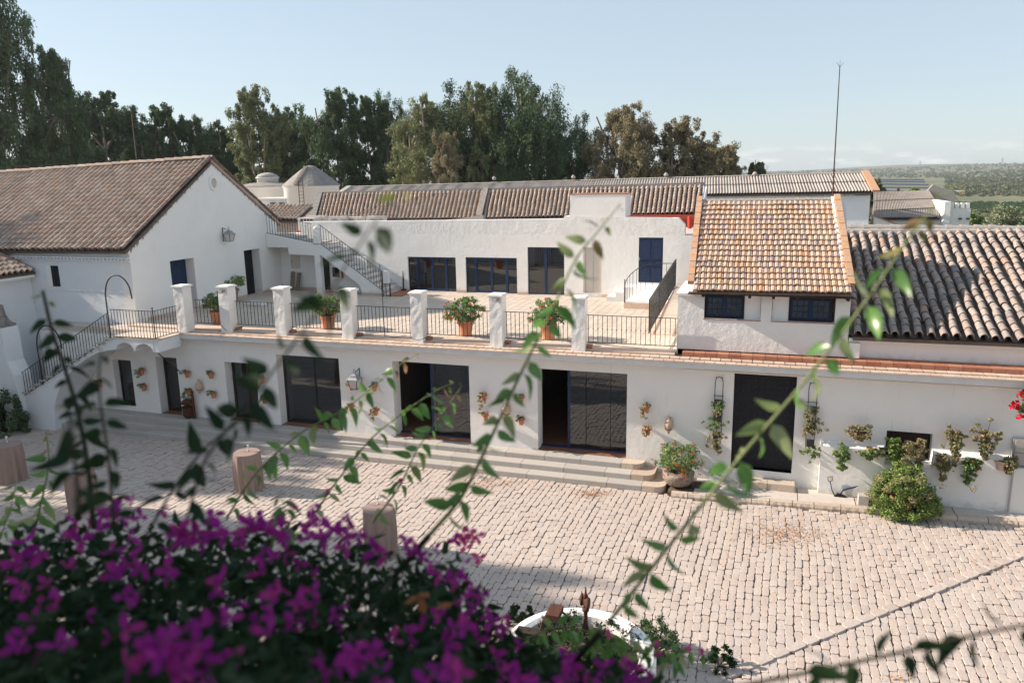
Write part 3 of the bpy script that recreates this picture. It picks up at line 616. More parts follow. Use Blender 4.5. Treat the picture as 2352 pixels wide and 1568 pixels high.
for i, (pts) in enumerate([[(-16.2, 20.6, 3.6), (-16.0, 20.5, 3.62), (-16.25, 20.3, 3.52), (-16.45, 20.17, 3.55), (-16.62, 20.18, 3.7)], [(-11.8, 20.3, 3.52), (-11.7, 20.5, 3.54), (-11.2, 20.55, 3.56), (-10.9, 20.45, 3.6), (-10.6, 20.5, 3.52), (-10.2, 20.55, 3.6)], [(-9.92, 20.17, 3.75), (-9.85, 20.16, 3.60), (-9.65, 20.16, 3.55), (-9.5, 20.2, 3.6), (-9.35, 20.4, 3.68)], [(-7.0, 20.3, 3.52), (-6.9, 20.5, 3.6), (-6.6, 20.55, 3.66), (-6.0, 20.56, 3.62)], [(-4.7, 20.55, 3.62), (-4.5, 20.53, 3.66), (-3.9, 20.53, 3.60), (-3.0, 20.53, 3.57)], [(-14.2, 20.3, 3.52), (-14.1, 20.5, 3.7), (-13.95, 20.55, 3.6)]]):
    MB().tube(pts, .008, 5).obj('power_cable', 'iron'); 
    tag(bpy.data.objects['power_cable' if not i else 'power_cable.%03d' % i], ['black cable looped round the foot of the pillar with the left floodlight', 'black cable lying under the railing bay with the thin pole', 'black cable wrapped round the foot of the middle pillar', 'black cable hanging right of the pillar with the right floodlight', 'black cable along the foot of the longest railing bay', 'black cable at the foot of the third pillar'][i], 'cable')

# ---------------------------------------------------------------- outside stairs at the left with arch below
sta = thing('arched_staircase', 'white outside staircase over a quarter arch, climbing to the terrace landing', 'staircase', (-21.5, 19.5, 0))
n = 14; xa, za, xb, zb = -24.05, 1.14, -19.85, 3.36
top = []
for k in range(n): x = xa+(xb-xa)*k/n; z = za+(zb-za)*(k+1)/n-.035; top += [(x, z-(zb-za)/n), (x, z)]
top += [(xb, zb), (-18.25, 3.36)]
arch = [(-18.25, 3.0)]
def arc(xc, zc, rx, rz, a0, a1, k): return [(xc+rx*math.cos(R(a0+(a1-a0)*i/k)), zc+rz*math.sin(R(a0+(a1-a0)*i/k))) for i in range(k+1)]
arch += arc(-18.64, 2.99, .36, .25, 0, 180, 8) + arc(-19.4, 2.99, .36, .25, 0, 180, 8) + [(-19.8, 3.0)]
for (x, z) in ((-20.2, 2.93), (-20.6, 2.83), (-21.05, 2.63), (-21.48, 2.39), (-21.9, 2.06), (-22.2, 1.77), (-22.5, 1.37), (-22.7, 1.0), (-22.8, .6), (-22.86, 0), (-22.86, -.05)): arch.append((x, z))
poly = top+arch+[(-26.5, -.05), (-26.5, 1.0), (xa, 1.0)]
mb = MB().prism(poly, 'y', 18.95, 20.24)
o = mb.obj('stair_body', 'plaster_shade', sta)
MB().box(-18.24, 18.955, 2.99, -18.06, 19.925, 3.359).obj('landing_edge', 'plaster_shade', sta)
MB().box(-19.86, 18.93, 3.361, -18.04, 19.93, 3.41).obj('landing_floor', 'deck', sta)
MB().box(-20.9, 19.94, 3.361, -18.25, 20.8, 3.43).obj('landing_floor', 'deck', sta); MB().box(-20.62, 20.4, 3.431, -18.5, 20.79, 3.49).obj('landing_step', 'coping', sta)
for k in range(n): x = xa+(xb-xa)*k/n; z = za+(zb-za)*(k+1)/n; MB().box(x-.03, 18.87, z-.036, x+.30, 20.24, z).obj('tread', 'granite', sta)
mb = MB(); mb.tube([(-19.68, 19.2, 3.17), (-19.1, 19.2, 3.17)], .012, 5).tube([(-18.95, 19.2, 3.17), (-18.3, 19.2, 3.17)], .012, 5).obj('tie_bar', 'iron', sta)
railing('sloping iron handrail of the arched staircase', (-24.0, 18.93, 1.10), (-19.9, 18.93, 3.33), .86, 33, None, .07, name='stair_railing')
railing('iron railing along the front of the stair landing above the scalloped arches', (-19.84, 18.95, 3.4), (-18.14, 18.95, 3.4), .9, 14, None, .03)
t = railing('short iron railing closing the right end of the stair landing', (-18.12, 18.97, 3.4), (-18.1, 19.95, 3.42), .9, 8, None, .05)
MB().tube([(-18.13, 18.95, 3.4), (-18.13, 18.95, 4.36)], .018, 6).lathe([(.001, 4.36), (.03, 4.385), (.03, 4.405), (.001, 4.43)], 8, (-18.13, 18.95, 0)).obj('end_post', 'iron', t)
def hoop(label, x, y, z, w, h):
    pts = [(x-.02, y, z)]+[(x-.02, y, z+h*.70)]+[(x+w/2-w/2*math.cos(R(a)), y, z+h*.70+w*.62*math.sin(R(a))) for a in range(15, 171, 13)]+[(x+w+.01, y, z+h*.70-.10)]
    tag(MB().tube(pts, .022, 7).obj('hooped_lamp_arm', 'iron'), label, 'lamp arm', 'hooped arms over the stair railing')
hoop('hooped black arm rising from the top of the stair railing', -19.85, 18.90, 3.38, 1.02, 2.0)
hoop('hooped black arm near the bottom of the stair railing', -23.05, 18.90, 1.62, 1.05, 2.0)

# left wing with its stepped buttress
lw = thing('left_wing', 'white wing with a tiled eave and a big scrolled buttress at the left edge', 'building', (-26, 18, 0))
MB().prism([(-27.5, -.1), (-24.00, -.1), (-24.02, .9), (-24.10, 1.9), (-24.32, 2.35), (-24.36, 3.52), (-24.62, 3.54), (-24.80, 3.66), (-24.92, 3.9), (-24.98, 4.2), (-25.3, 4.3), (-27.5, 4.3)], 'y', 18.72, 19.36).obj('buttress', 'plaster_shade', lw)
MB().prism([(-24.40, 3.545), (-24.63, 3.56), (-24.81, 3.68), (-24.93, 3.92), (-24.97, 4.22), (-24.90, 4.22), (-24.82, 3.88), (-24.70, 3.70), (-24.55, 3.62), (-24.40, 3.60)], 'y', 18.735, 19.34).obj('weathered_scroll', 'grime', lw)
MB().box(-27.6, 14.2, -.1, -25.25, 20.84, 5.12).obj('wall', 'plaster_shade', lw)
MB().box(-25.25, 14.1, 4.98, -24.98, 20.80, 5.14).obj('eave_moulding', 'plaster', lw)
tiled_roof(lw, (-24.92, 14.0, 5.22), (-24.92, 20.80, 5.22), (-27.9, 14.0, 6.42), (-27.9, 20.80, 6.42), 30, 10, 'tile_mid', 60, 5)
MB().prism([(-27.6, 5.0), (-25.2, 5.0), (-25.2, 5.08), (-27.6, 6.05)], 'y', 14.2, 20.8).obj('gable_fill', 'plaster', lw)

# ---------------------------------------------------------------- gabled house on the left
XG = -20.65
gh = thing('gabled_house', 'large white gabled house with a long brown tiled roof on the left', 'house', (-26, 23, 0))
MB().box(-36, 20.85, -.1, XG-.45, 21.3, 5.93).obj('front_wall', 'plaster_shade', gh)
d1, d2 = (22.68, 23.92, 3.5, 5.42), (26.9, 27.95, 3.46, 5.40)
hm = MB(); wall_grid(hm, 20.85, 29.97, -.1, 5.93, XG, XG-.45, [d1, d2], 'x'); hm.obj('gable_wall', 'plaster', gh)
poly = [(20.85, 5.932), (29.3, 5.932), (29.3, 6.46), (25.4, 8.98), (20.85, 6.0)]
gw = MB().prism(poly, 'x', XG-.45, XG).obj('gable', 'plaster', gh)
MB().box(-36, 29.4, -.1, XG-.46, 29.9, 6.3).obj('back_wall', 'plaster', gh)
# round vent in the gable
ov = MB(); V = []; k = 20; yc, zc = 25.42, 8.16
for (r_, xx) in ((.30, XG+.001), (.29, XG+.05), (.20, XG+.055), (.19, XG+.004)):
    for j in range(k): a = 2*math.pi*j/k; V.append((xx, yc+r_*math.cos(a)*.85, zc+r_*math.sin(a)))
ov.add(V, [(i*k+j, i*k+(j+1) % k, i*k+k+(j+1) % k, i*k+k+j) for i in range(3) for j in range(k)]).obj('round_vent_rim', 'plaster', gh)
ov = MB(); ov.add([(XG+.006, yc+.19*math.cos(2*math.pi*j/k)*.85, zc+.19*math.sin(2*math.pi*j/k)) for j in range(k)], [tuple(range(k))]).obj('round_vent', 'concrete', gh)
# doors deep in their reveals
for (y0, y1, z0, z1), nm in ((d1, 'blue_old'), (d2, 'dkblue')):
    dr = MB().box(XG-.44, y0, z0, XG-.40, y1, z1).obj('door', nm, gh)
    for q in range(5): MB().box(XG-.399, y0+.02+(y1-y0-.04)*q/5, z0+.02, XG-.385, y0+.01+(y1-y0-.04)*(q+1)/5, z1-.02).obj('door_board', nm, dr)
    MB().box(XG-.40, y0-.01, z0-.05, XG+.01, y1+.01, z0+.015).obj('door_sill', 'coping', gh)
# skirting course at the foot of the gable
for (a, b) in ((21.4, 22.66), (23.94, 26.88), (27.97, 28.5)): MB().box(XG+.001, a, 3.45, XG+.018, b, 3.58).obj('skirting', 'coping', gh)
# small window, mouldings
for wy in (20.846,):
    wv = MB().box(-24.42, 20.80, 4.56, -23.72, 20.849, 5.44); wv = MB()
MB().box(-24.47, 20.835, 4.66, -24.24, 20.849, 5.40).obj('window_reveal', 'plaster', gh)
wn = MB().box(-24.24, 20.836, 4.66, -23.90, 20.849, 5.40).obj('window', 'dkblue', gh)
for q in range(2): MB().box(-24.22+q*.165, 20.825, 4.70, -24.075+q*.165, 20.835, 5.38).obj('shutter', 'dkblue', wn)
MB().box(-36, 20.79, 5.60, XG-.0, 20.849, 5.64).obj('moulding', 'plaster_shade', gh)
tt = MB()
for i in range(96): tt.box(-36+i*.16, 20.76, 5.64, -35.92+i*.16, 20.849, 5.70)
o = tt.obj('dentils', 'plaster_shade', gh); o['kind'] = 'stuff'
MB().box(-36, 20.74, 5.70, XG-.0, 20.849, 5.74).obj('moulding', 'plaster_shade', gh)
MB().box(-36, 20.80, 5.86, XG-.0, 20.849, 5.93).obj('moulding', 'plaster_shade', gh)
MB().box(-36, 20.835, 4.52, XG-.0, 20.849, 4.56).obj('string_course', 'plaster_shade', gh)
EL, ER, RL, RRr = (-35.6, 20.58, 5.88), (XG+.05, 20.58, 6.03), (-35.6, 25.4, 8.58), (XG+.05, 25.4, 9.08)
tiled_roof(gh, EL, ER, RL, RRr, 58, 19, 'tile_left', 300, 21, sag=.02, fill=.60)
mb = MB(); slab(mb, (-35.6, 25.4, 8.55), (XG+.05, 25.4, 9.05), (-35.6, 29.9, 6.1), (XG+.05, 29.6, 6.35), .1); mb.obj('back_roof', 'tile_left', gh)
mb = MB()
ridge_tiles(gh, (-35.6, 25.4, 8.62), (XG+.1, 25.4, 9.12), 34, .27, 'tile_left')
ridge_tiles(gh, (XG+.03, 20.55, 6.09), (XG+.03, 25.3, 9.14), 19, .17, 'verge_dark', name='verge_tile')
ridge_tiles(gh, (XG+.03, 29.5, 6.50), (XG+.03, 25.45, 9.10), 16, .17, 'verge_dark', name='verge_tile')
# soot-dark rain stains under the verge, irregular
rg = random.Random(5)
for (ya, za_, yb, zb_) in ((20.9, 6.02, 25.35, 8.93), (25.45, 8.95, 29.2, 6.50)):
    V = []; F = []; n = 420
    for i in range(n+1):
        f = i/n; y = ya+(yb-ya)*f; z = za_+(zb_-za_)*f; d = .03+.05*abs(math.sin(i*.13)+math.sin(i*.31+1)*.6)+.10*rg.random()**3
        V += [(XG+.004, y, z+.02), (XG+.004, y, z-d)]
    F = [(2*i, 2*i+1, 2*i+3, 2*i+2) for i in range(n)]
    link('rain_stain', mk('rain_stain', V, F, 'grime'), gh)
def lantern(label, loc, face, s=1.0):
    """square wall lantern; face = 'x' hangs off a wall facing +x, 'y' off a wall facing -y"""
    t = thing('wall_lantern', label, 'lantern', loc, None, 0 if face == 'y' else R(90))
    T2 = 'iron'; L_ = lambda mb, nm, m_: link(nm, mk(nm, mb.V, mb.F, m_), t, False)
    c = Vector((0, -.32*s, 0)); h0, h1, a0, a1 = -.20*s, .10*s, .10*s, .165*s
    P = lambda sx, sy, z, a: (c.x+sx*a, c.y+sy*a, z)
    fr = MB()
    for sx, sy in ((-1, -1), (1, -1), (1, 1), (-1, 1)): fr.bar(P(sx, sy, h0, a0), P(sx, sy, h1, a1), .016)
    for z, a in ((h0, a0), (h1, a1)):
        for (p, q) in (((-1, -1), (1, -1)), ((1, -1), (1, 1)), ((1, 1), (-1, 1)), ((-1, 1), (-1, -1))): fr.bar(P(*p, z, a), P(*q, z, a), .014)
    fo = L_(fr, 'lamp_frame', T2)
    for (p, q) in (((-1, -1), (1, -1)), ((1, -1), (1, 1)), ((1, 1), (-1, 1)), ((-1, 1), (-1, -1))):
        V = [P(*p, h0, a0*.97), P(*q, h0, a0*.97), P(*q, h1, a1*.97), P(*p, h1, a1*.97)]; link('lamp_pane', mk('lamp_pane', V, [(0, 1, 2, 3)], 'lampglass'), t, False)
    rf = MB(); r4 = lambda a, z: [P(sx, sy, z, a) for sx, sy in ((-1, -1), (1, -1), (1, 1), (-1, 1))]
    V = r4(.20*s, .10*s)+r4(.09*s, .20*s)+r4(.12*s, .205*s)+r4(.04*s, .26*s); F = [(i*4+j, i*4+(j+1) % 4, i*4+4+(j+1) % 4, i*4+4+j) for i in range(3) for j in range(4)]+[(12, 13, 14, 15)]
    rf.add(V, F); L_(rf, 'lamp_roof', 'grey_metal')
    lp = MB().tube([(c.x+.035*s*math.cos(R(a)), c.y, .33*s+.075*s*math.sin(R(a))) for a in range(-80, 281, 30)], .007*s, 5); L_(lp, 'ring', T2)
    bk = MB().bar((0, 0, .36*s), (c.x, c.y, .27*s), .016).bar((0, -.01, .36*s), (0, -.01, -.22*s), .02).bar((0, -.01, -.16*s), (c.x, c.y+.05, -.21*s), .012); L_(bk, 'bracket', T2)
    bl = MB().lathe([(.012*s, -.17*s), (.035*s, -.08*s), (.03*s, .0), (.005*s, .04*s)], 8, tuple(c)); L_(bl, 'bulb', 'white')
    return t
lantern('black square lantern high on the gable wall above the terrace doors', (XG, 25.7, 6.08), 'x', .95)
lantern('black square lantern between wall pots left of the middle glass door', (-11.72, YF, 2.2), 'y', 1.0)

# ---------------------------------------------------------------- upper white building behind the terrace
YB = 29.97
ub = thing('upper_building', 'white upper floor with blue glazed doors behind the terrace', 'building', (-11, 30, 3.45))
w1, w2, w3 = (-14.68, -12.46, 3.47, 4.93), (-12.02, -9.76, 3.47, 4.95), (-9.30, -7.76, 3.47, 5.40)
el, bd_ = (-6.98, -6.22, 3.60, 5.42), (-4.78, -3.85, 4.08, 5.82)
hm = MB(); wall_grid(hm, XG, -2.66, 2.5, 5.9, YB, YB+.4, [w1, w2, w3, el, bd_]); hm.obj('wall', 'plaster', ub)
MB().prism([(-19.9, 5.9), (-3.05, 5.9), (-3.05, 6.3), (-3.3, 6.56), (-7.75, 6.64), (-7.80, 6.53), (-13, 6.47), (-19.9, 6.40)], 'y', YB+.001, YB+.36).obj('parapet', 'plaster_old', ub)
MB().box(-20.6, YB+.4, 5.70, -2.7, 35.3, 5.86).obj('flat_roof', 'concrete', ub); MB().box(-20.6, 33.5, 2.5, -2.7, 33.7, 5.69).obj('back_wall', 'cream', ub)
MB().box(-20.6, YB+.41, 3.40, -2.7, 33.5, 3.44).obj('floor', 'floor_int', ub)
MB().box(-7.52, YB+.02, 6.6, -5.33, YB+1.2, 7.46).obj('stair_housing', 'plaster', ub); MB().box(-7.55, YB-.0, 7.46, -5.30, YB+1.2, 7.50).obj('housing_cap', 'redtile', ub)
MB().box(-7.3, YB+.37, 5.9, -5.5, YB+1.1, 6.6).obj('housing_base', 'plaster', ub)
for nm, (a, b, z0, z1), mulls in (('french_door', w1, (-14.23, -13.57, -12.93)), ('french_door', w2, (-11.57, -10.88, -10.22)), ('french_door', w3, (-8.55,))):
    y = YB+.07; fr = MB(); tk = .05
    fr.box(a, y, z0, a+tk*.6, y+.06, z1).box(b-tk*.6, y, z0, b, y+.06, z1).box(a+tk*.6, y, z1-.04, b-tk*.6, y+.06, z1).box(a+tk*.6, y, z0, b-tk*.6, y+.06, z0+.035)
    fo = fr.obj(nm, 'blue', ub); xs_ = [a+tk*.6]+list(mulls)+[b-tk*.6]
    for m_ in mulls: MB().box(m_-.05, y-.012, z0+.03, m_+.05, y+.05, z1-.03).obj('mullion', 'blue', fo)
    for i in range(len(xs_)-1): MB().box(xs_[i]+.002, y+.03, z0+.035, xs_[i+1]-.002, y+.04, z1-.04).obj('pane', 'glass', fo)
    mid = mulls[len(mulls)//2]; MB().box(mid-.012, y-.05, z0+.68, mid+.012, y-.013, z0+.80).obj('door_handle', 'iron', fo)
    if nm == 'french_door' and len(mulls) == 3:
        for i in (1, 2): MB().box(xs_[i]+.05, y-.008, z0+.04, xs_[i+1]-.05, y+.028, z0+.10).obj('bottom_rail', 'blue', fo); MB().box(xs_[i]+.05, y-.008, z1-.10, xs_[i+1]-.05, y+.028, z1-.041).obj('top_rail', 'blue', fo)
ed = MB().box(el[0], YB+.10, el[2], el[1], YB+.14, el[3]).obj('lift_door', 'cream', ub)
MB().box(el[0], YB+.03, el[3]-.09, el[1], YB+.099, el[3]).obj('door_head', 'cream', ed); MB().box(el[0], YB+.03, el[2], el[0]+.07, YB+.099, el[3]-.09).obj('door_jamb', 'cream', ed)
MB().box(el[0]+.08, YB+.08, el[2]+.01, -6.59, YB+.099, el[3]-.1).obj('door_leaf', 'cream', ed); MB().box(-6.58, YB+.07, el[2]+.01, el[1]-.02, YB+.099, el[3]-.1).obj('door_leaf', 'cream', ed)
MB().box(el[0]+.015, YB+.02, 4.42, el[0]+.055, YB+.029, 4.55).obj('call_button', 'iron', ed)
bdr = MB().box(bd_[0], YB+.02, bd_[2], bd_[1], YB+.06, bd_[3]).obj('blue_door', 'blue_old', ub)
bx0, bx1 = bd_[0], bd_[1]; bw = (bx1-bx0)
for (u0, u1, v0, v1) in ((.06, .48, .52, .93), (.52, .94, .52, .93), (.06, .36, .38, .47), (.40, .60, .38, .47), (.64, .94, .38, .47), (.06, .48, .04, .33), (.52, .94, .04, .33)):
    H_ = bd_[3]-bd_[2]; x0, x1, z0, z1 = bx0+bw*u0, bx0+bw*u1, bd_[2]+H_*v0, bd_[2]+H_*v1
    pn = MB().box(x0, YB+.004, z0, x1, YB+.0195, z1).obj('door_panel', 'blue_old', bdr)
MB().box(bx0+.02, YB-.03, 4.95, bx0+.05, YB+.018, 5.05).obj('door_handle', 'grey_metal', bdr)
# skirting blocks between the doors
for (a, b) in ((-12.45, -12.03), (-9.75, -9.32), (-7.75, -7.0), (-6.21, -5.9)): MB().box(a, YB-.012, 3.45, b, YB-.001, 3.56).obj('skirting', 'coping', ub)
for (a, b, z0, z1) in ((-5.85, -5.3, 3.45, 3.62), (-5.5, -4.95, 3.62, 3.80), (-5.2, -4.5, 3.80, 4.0)): MB().box(a, 29.1, z0, -4.0, YB-.002, z1).obj('door_step', 'concrete', ub) if 0 else MB().box(a, 29.05, z0-.001, b+.6, YB-.002, z1).obj('door_step', 'cornice', ub)
# ramp and landing before the blue door
rp = thing('access_ramp', 'pale tiled ramp and landing leading up to the old blue door', 'ramp', (-3.5, 26, 3.45))
MB().prism([(22.9, 3.44), (29.9, 3.46), (29.9, 4.02), (28.9, 4.0), (22.95, 3.47)], 'x', -3.28, -2.62).obj('ramp_slope', 'coping', rp)
for k in range(20):
    y = 23.1+k*.29; z = 3.47+(y-22.95)*.0891; mb = MB(); slab(mb, (-3.14, y, z+.006), (-2.64, y, z+.006), (-3.14, y+.28, z+.031), (-2.64, y+.28, z+.031), .02); mb.obj('ramp_tile', 'deck', rp)
MB().prism([(-4.86, 27.55), (-3.29, 27.55), (-3.29, 29.9), (-4.86, 29.9)], 'z', 3.46, 3.70).obj('landing', 'plaster', rp)
MB().prism([(-4.9, 27.50), (-3.29, 27.50), (-3.29, 27.549), (-4.9, 27.549)], 'z', 3.45, 3.66).obj('landing_edge', 'coping', rp)
MB().prism([(27.6, 3.70), (29.9, 3.70), (29.9, 4.03), (29.0, 4.0)], 'x', -4.7, -3.3).obj('landing_slope', 'plaster', rp)
lt = thing('lattice_railing', 'dark iron lattice railing running up the side of the ramp', 'railing', (-3.3, 26, 3.5))
A, B = Vector((-3.31, 22.95, 3.5)), Vector((-3.31, 29.6, 4.02))
for z0, z1, w_ in ((.05, None, .03), (1.02, None, .045), (.53, None, .02)): MB().bar(A+Vector((0, 0, z0)), B+Vector((0, 0, z0)), w_, .03).obj('rail', 'iron', lt)
for f in (0, .333, .667, 1): p = lerp(A, B, f); MB().bar(p, p+Vector((0, 0, 1.03)), .035).obj('post', 'iron', lt)
ms = MB(); N_ = 60
for i in range(-8, N_+1):
    for sg in (1, -1):
        f0, f1 = i/N_, (i+8)/N_; z0, z1 = (.07, 1.0) if sg > 0 else (1.0, .07)
        if f0 < 0: z0 += (z1-z0)*(-f0)/(f1-f0); f0 = 0
        if f1 > 1: z1 = z0+(z1-z0)*(1-f0)/(f1-f0); f1 = 1
        if f1-f0 > .01: ms.bar(lerp(A, B, f0)+Vector((.004*sg, 0, z0)), lerp(A, B, f1)+Vector((.004*sg, 0, z1)), .010, .006)
o = ms.obj('lattice', 'iron', lt); o['kind'] = 'stuff'
cr = thing('curved_railing', 'small curved iron railing guarding the landing of the blue door', 'railing', (-4.3, 28.2, 3.7))
pts = [(-4.86, 27.56), (-4.82, 27.72), (-4.76, 27.9), (-4.68, 28.1), (-4.58, 28.32), (-4.46, 28.55), (-4.32, 28.8), (-4.1, 29.0), (-3.85, 29.1), (-3.6, 29.15), (-3.36, 29.2)]
hb = [3.52, 3.58, 3.63, 3.69, 3.75, 3.80, 3.84, 3.86, 3.87, 3.88, 3.88]; ht = [4.40, 4.52, 4.62, 4.71, 4.79, 4.86, 4.90, 4.92, 4.93, 4.93, 4.93]
MB().tube([(p[0], p[1], h) for p, h in zip(pts, ht)], .014, 6).obj('top_rail', 'iron', cr); MB().tube([(p[0], p[1], h+.05) for p, h in zip(pts, hb)], .010, 6).obj('bottom_rail', 'iron', cr)
for p, h0, h1 in zip(pts, hb, ht): MB().bar((p[0], p[1], h0+.05), (p[0], p[1], h1), .014).obj('baluster', 'iron', cr)
MB().tube([(-4.88, 27.54, 3.45), (-4.88, 27.54, 4.45)], .02, 6).lathe([(.001, 4.45), (.03, 4.48), (.001, 4.52)], 8, (-4.88, 27.54, 0)).obj('end_post', 'iron', cr)

# ---------------------------------------------------------------- stairs up to the flat roof, left of the glazed doors
us = thing('roof_staircase', 'white staircase climbing left from the terrace to the flat roof, with dark treads', 'staircase', (-18, 29, 3.45))
YS0, YS1 = 28.45, 29.92
MB().prism([(-15.0, 3.45), (-14.92, 3.50), (-18.02, 5.58), (-18.02, 5.12), (-16.55, 4.12), (-16.2, 3.86), (-16.1, 3.45)], 'y', YS0, YS0+.16).obj('stringer', 'plaster', us)
MB().prism([(-18.28, 5.58), (-18.28, 5.08), (-19.55, 5.13), (-19.57, 5.40), (-20.64, 5.41), (-20.64, 6.0)], 'y', YS0, YS0+.16).obj('beam', 'plaster', us)
MB().box(-18.28, YS0-.012, 3.45, -18.021, YS0+.22, 6.22).obj('newel_pier', 'plaster', us); MB().lathe([(.17, 6.22), (.17, 6.25), (.02, 6.33)], 4, (-18.15, YS0+.1, 0)).obj('pier_cap', 'plaster', us); MB().box(-18.29, YS0-.02, 5.55, -18.0, YS0+.0, 5.585).obj('pier_band', 'grime', us)
for k in range(12):
    x1 = -14.98-k*.255; z = 3.45+(k+1)*.176
    MB().box(x1-.255-.03, YS0+.161, z-.035, x1, YS1, z).obj('tread', 'granite', us); MB().box(x1-.2549, YS0+.161, z-.176, x1-.03, YS1, z-.0355).obj('riser', 'plaster', us)
for k in range(3):
    x1 = -18.30-k*.62; z = 5.60+k*.12; MB().box(x1-.65, YS0+.161, z-.12, x1, YS1, z).obj('tread', 'granite', us)
MB().box(-20.6, YS0+.161, 5.72, -20.15, YS1, 5.93).obj('landing', 'concrete', us)
MB().box(-16.15, YS0+.3, 3.45, -16.05, YS1, 3.9).obj('under_stair_wall', 'plaster', us)
MB().box(-15.0, YS0-.03, 3.449, -14.3, YS1, 3.50).obj('foot_slab', 'redtile', us)
MB().box(-16.09, YS0-.008, 3.451, -15.05, YS0-.001, 3.56).obj('skirting', 'coping', us)
railing('sloping iron handrail of the white roof staircase', (-14.98, YS0+.02, 3.50), (-17.98, YS0+.02, 5.53), .86, 24, None, .06, name='stair_railing')
railing('gently sloping iron railing between the newel pier and the gable wall', (-18.32, YS0+.02, 5.57), (-20.6, YS0+.02, 5.97), .84, 18, None, .05, name='stair_railing')
# the back wall of the niche below, with its hardware
nw = MB(); wall_grid(nw, XG, -17.3, 3.45, 5.4, 29.42, 29.6, [(-18.62, -18.2, 3.46, 5.12)]); nw.obj('niche_wall', 'plaster', ub); MB().box(-18.62, 29.5, 3.46, -18.2, 29.55, 5.12).obj('dark_door', 'iron', ub)
MB().box(XG+.02, 29.405, 3.45, -18.65, 29.419, 3.57).obj('skirting', 'coping', ub)
mbx = thing('meter_cover', 'square beige metal cover on the wall under the roof stairs', 'meter cover', (-19.9, 29.4, 4.7))
MB().box(-20.12, 29.385, 4.40, -19.66, 29.419, 4.94).obj('cover', 'cream', mbx); MB().box(-20.10, 29.378, 4.66, -20.06, 29.3849, 4.71).obj('latch', 'iron', mbx)
hz_ = thing('hose_cabinet', 'red fire hose cabinet with a white framed window under the roof stairs', 'fire hose cabinet', (-17.5, 29, 4.3))
MB().box(-17.78, 28.9, 4.08, -17.34, 29.1, 4.58).obj('box', 'red', hz_); MB().box(-17.80, 28.87, 4.06, -17.32, 28.899, 4.12).box(-17.80, 28.87, 4.54, -17.32, 28.899, 4.60).box(-17.80, 28.87, 4.12, -17.74, 28.899, 4.54).box(-17.38, 28.87, 4.12, -17.32, 28.899, 4.54).obj('door_frame', 'white', hz_); MB().box(-17.74, 28.88, 4.12, -17.38, 28.895, 4.54).obj('window', 'glass_dark', hz_)
MB().box(-17.9, 29.1, 3.45, -16.2, 29.16, 5.0).obj('closet_wall', 'plaster', us)
for i, (x, dx, h, lb) in enumerate(((-19.85, .10, .75, 'short grey plank leaning right, left of the pair under the stairs'), (-19.42, .02, .80, 'left one of two upright grey planks leaning on the niche wall'), (-19.12, -.03, .76, 'right one of two upright grey planks leaning on the niche wall'))):
    px_ = PZ((636, 672, 686)[i], (664, 666, 666)[i], 3.46)
    tag(MB().bar((px_.x-(.22 if i == 0 else dx), 29.30, 3.46+(.55 if i == 0 else h)) if 1 else 0, (px_.x+(.1 if i == 0 else 0), 29.08, 3.46), .17, .05, (0, 1, 0)).obj('plank', 'wood'), lb, 'plank', 'planks under the roof stairs')
# dark post bracket against the wall, white box on a stand
ps = thing('post_stand', 'black iron stand with a white box at the foot of the roof stairs', 'stand', (-14.9, 28.3, 3.45))
MB().bar((-15.05, 28.3, 3.45), (-15.05, 28.3, 4.5), .03).bar((-14.72, 28.3, 3.45), (-14.72, 28.3, 4.0), .04).bar((-15.05, 28.3, 3.98), (-14.72, 28.3, 4.0), .03).bar((-14.9, 28.3, 3.45), (-14.9, 28.3, 4.0), .02).obj('frame', 'iron', ps); MB().box(-14.97, 28.22, 4.01, -14.74, 28.38, 4.52).obj('box', 'white', ps)
dp = thing('cut_pipe', 'thin rusty black upright pipe against the cracked wall left of the glazed doors', 'pipe', (-15.4, 29.9, 3.5))
p0 = PZ(918, 672, 3.46); MB().tube([(p0.x, 29.75, 3.45), (p0.x, 29.78, 4.0), (p0.x-.02, 29.8, 4.35)], [.035, .035, .012], 6).obj('pipe', 'iron', dp); MB().box(p0.x-.07, 29.68, 3.45, p0.x+.09, 29.85, 3.56).obj('foot', 'iron', dp)
# equipment on the flat roof behind the parapet
def ac(loc, label, rz=0, s=1):
    t = thing('air_conditioner', label, 'air conditioner', loc, 'outdoor units on the flat roof', rz)
    mb = MB().box(-.42*s, 0, 0, .42*s, .32, .62*s); link('casing', mk('casing', mb.V, mb.F, 'cream'), t, False)
    mb = MB().lathe([(.22*s, 0), (.22*s, .012)], 20); V = [(v.x-.1*s, -.001-v.z, v.y+.32*s) for v in mb.V]; link('fan_grille', mk('fan_grille', V, mb.F, 'grey_metal'), t, False)
    mb = MB()
    for k in range(5): mb.box(.20*s, -.012, .1+k*.1*s, .38*s, -.002, .13+k*.1*s)
    link('louvres', mk('louvres', mb.V, mb.F, 'grey_metal'), t, False)
ac((-20.15, 31.6, 5.87), 'left outdoor unit seen behind the upper stair railing', 0, 1.15); ac((-19.0, 31.6, 5.87), 'outdoor unit with a round fan just left of the parapet corner', 0, 1.1); ac((-18.3, 31.9, 5.87), 'outdoor unit partly sunk behind the parapet, right of its twin', 0, 1.05); ac((-16.6, 30.8, 5.95), 'lone outdoor unit poking above the middle of the parapet', 0, 1.05)
fn = thing('ventilation_box', 'grey and red louvred box on the flat roof behind the stair railing', 'ventilation box', (-20.0, 30.5, 5.87))
MB().box(-20.35, 30.5, 5.87, -19.5, 31.1, 6.55).obj('casing', 'cream', fn); MB().box(-20.4, 30.45, 5.865, -19.45, 31.15, 5.97).obj('base', 'red', fn)
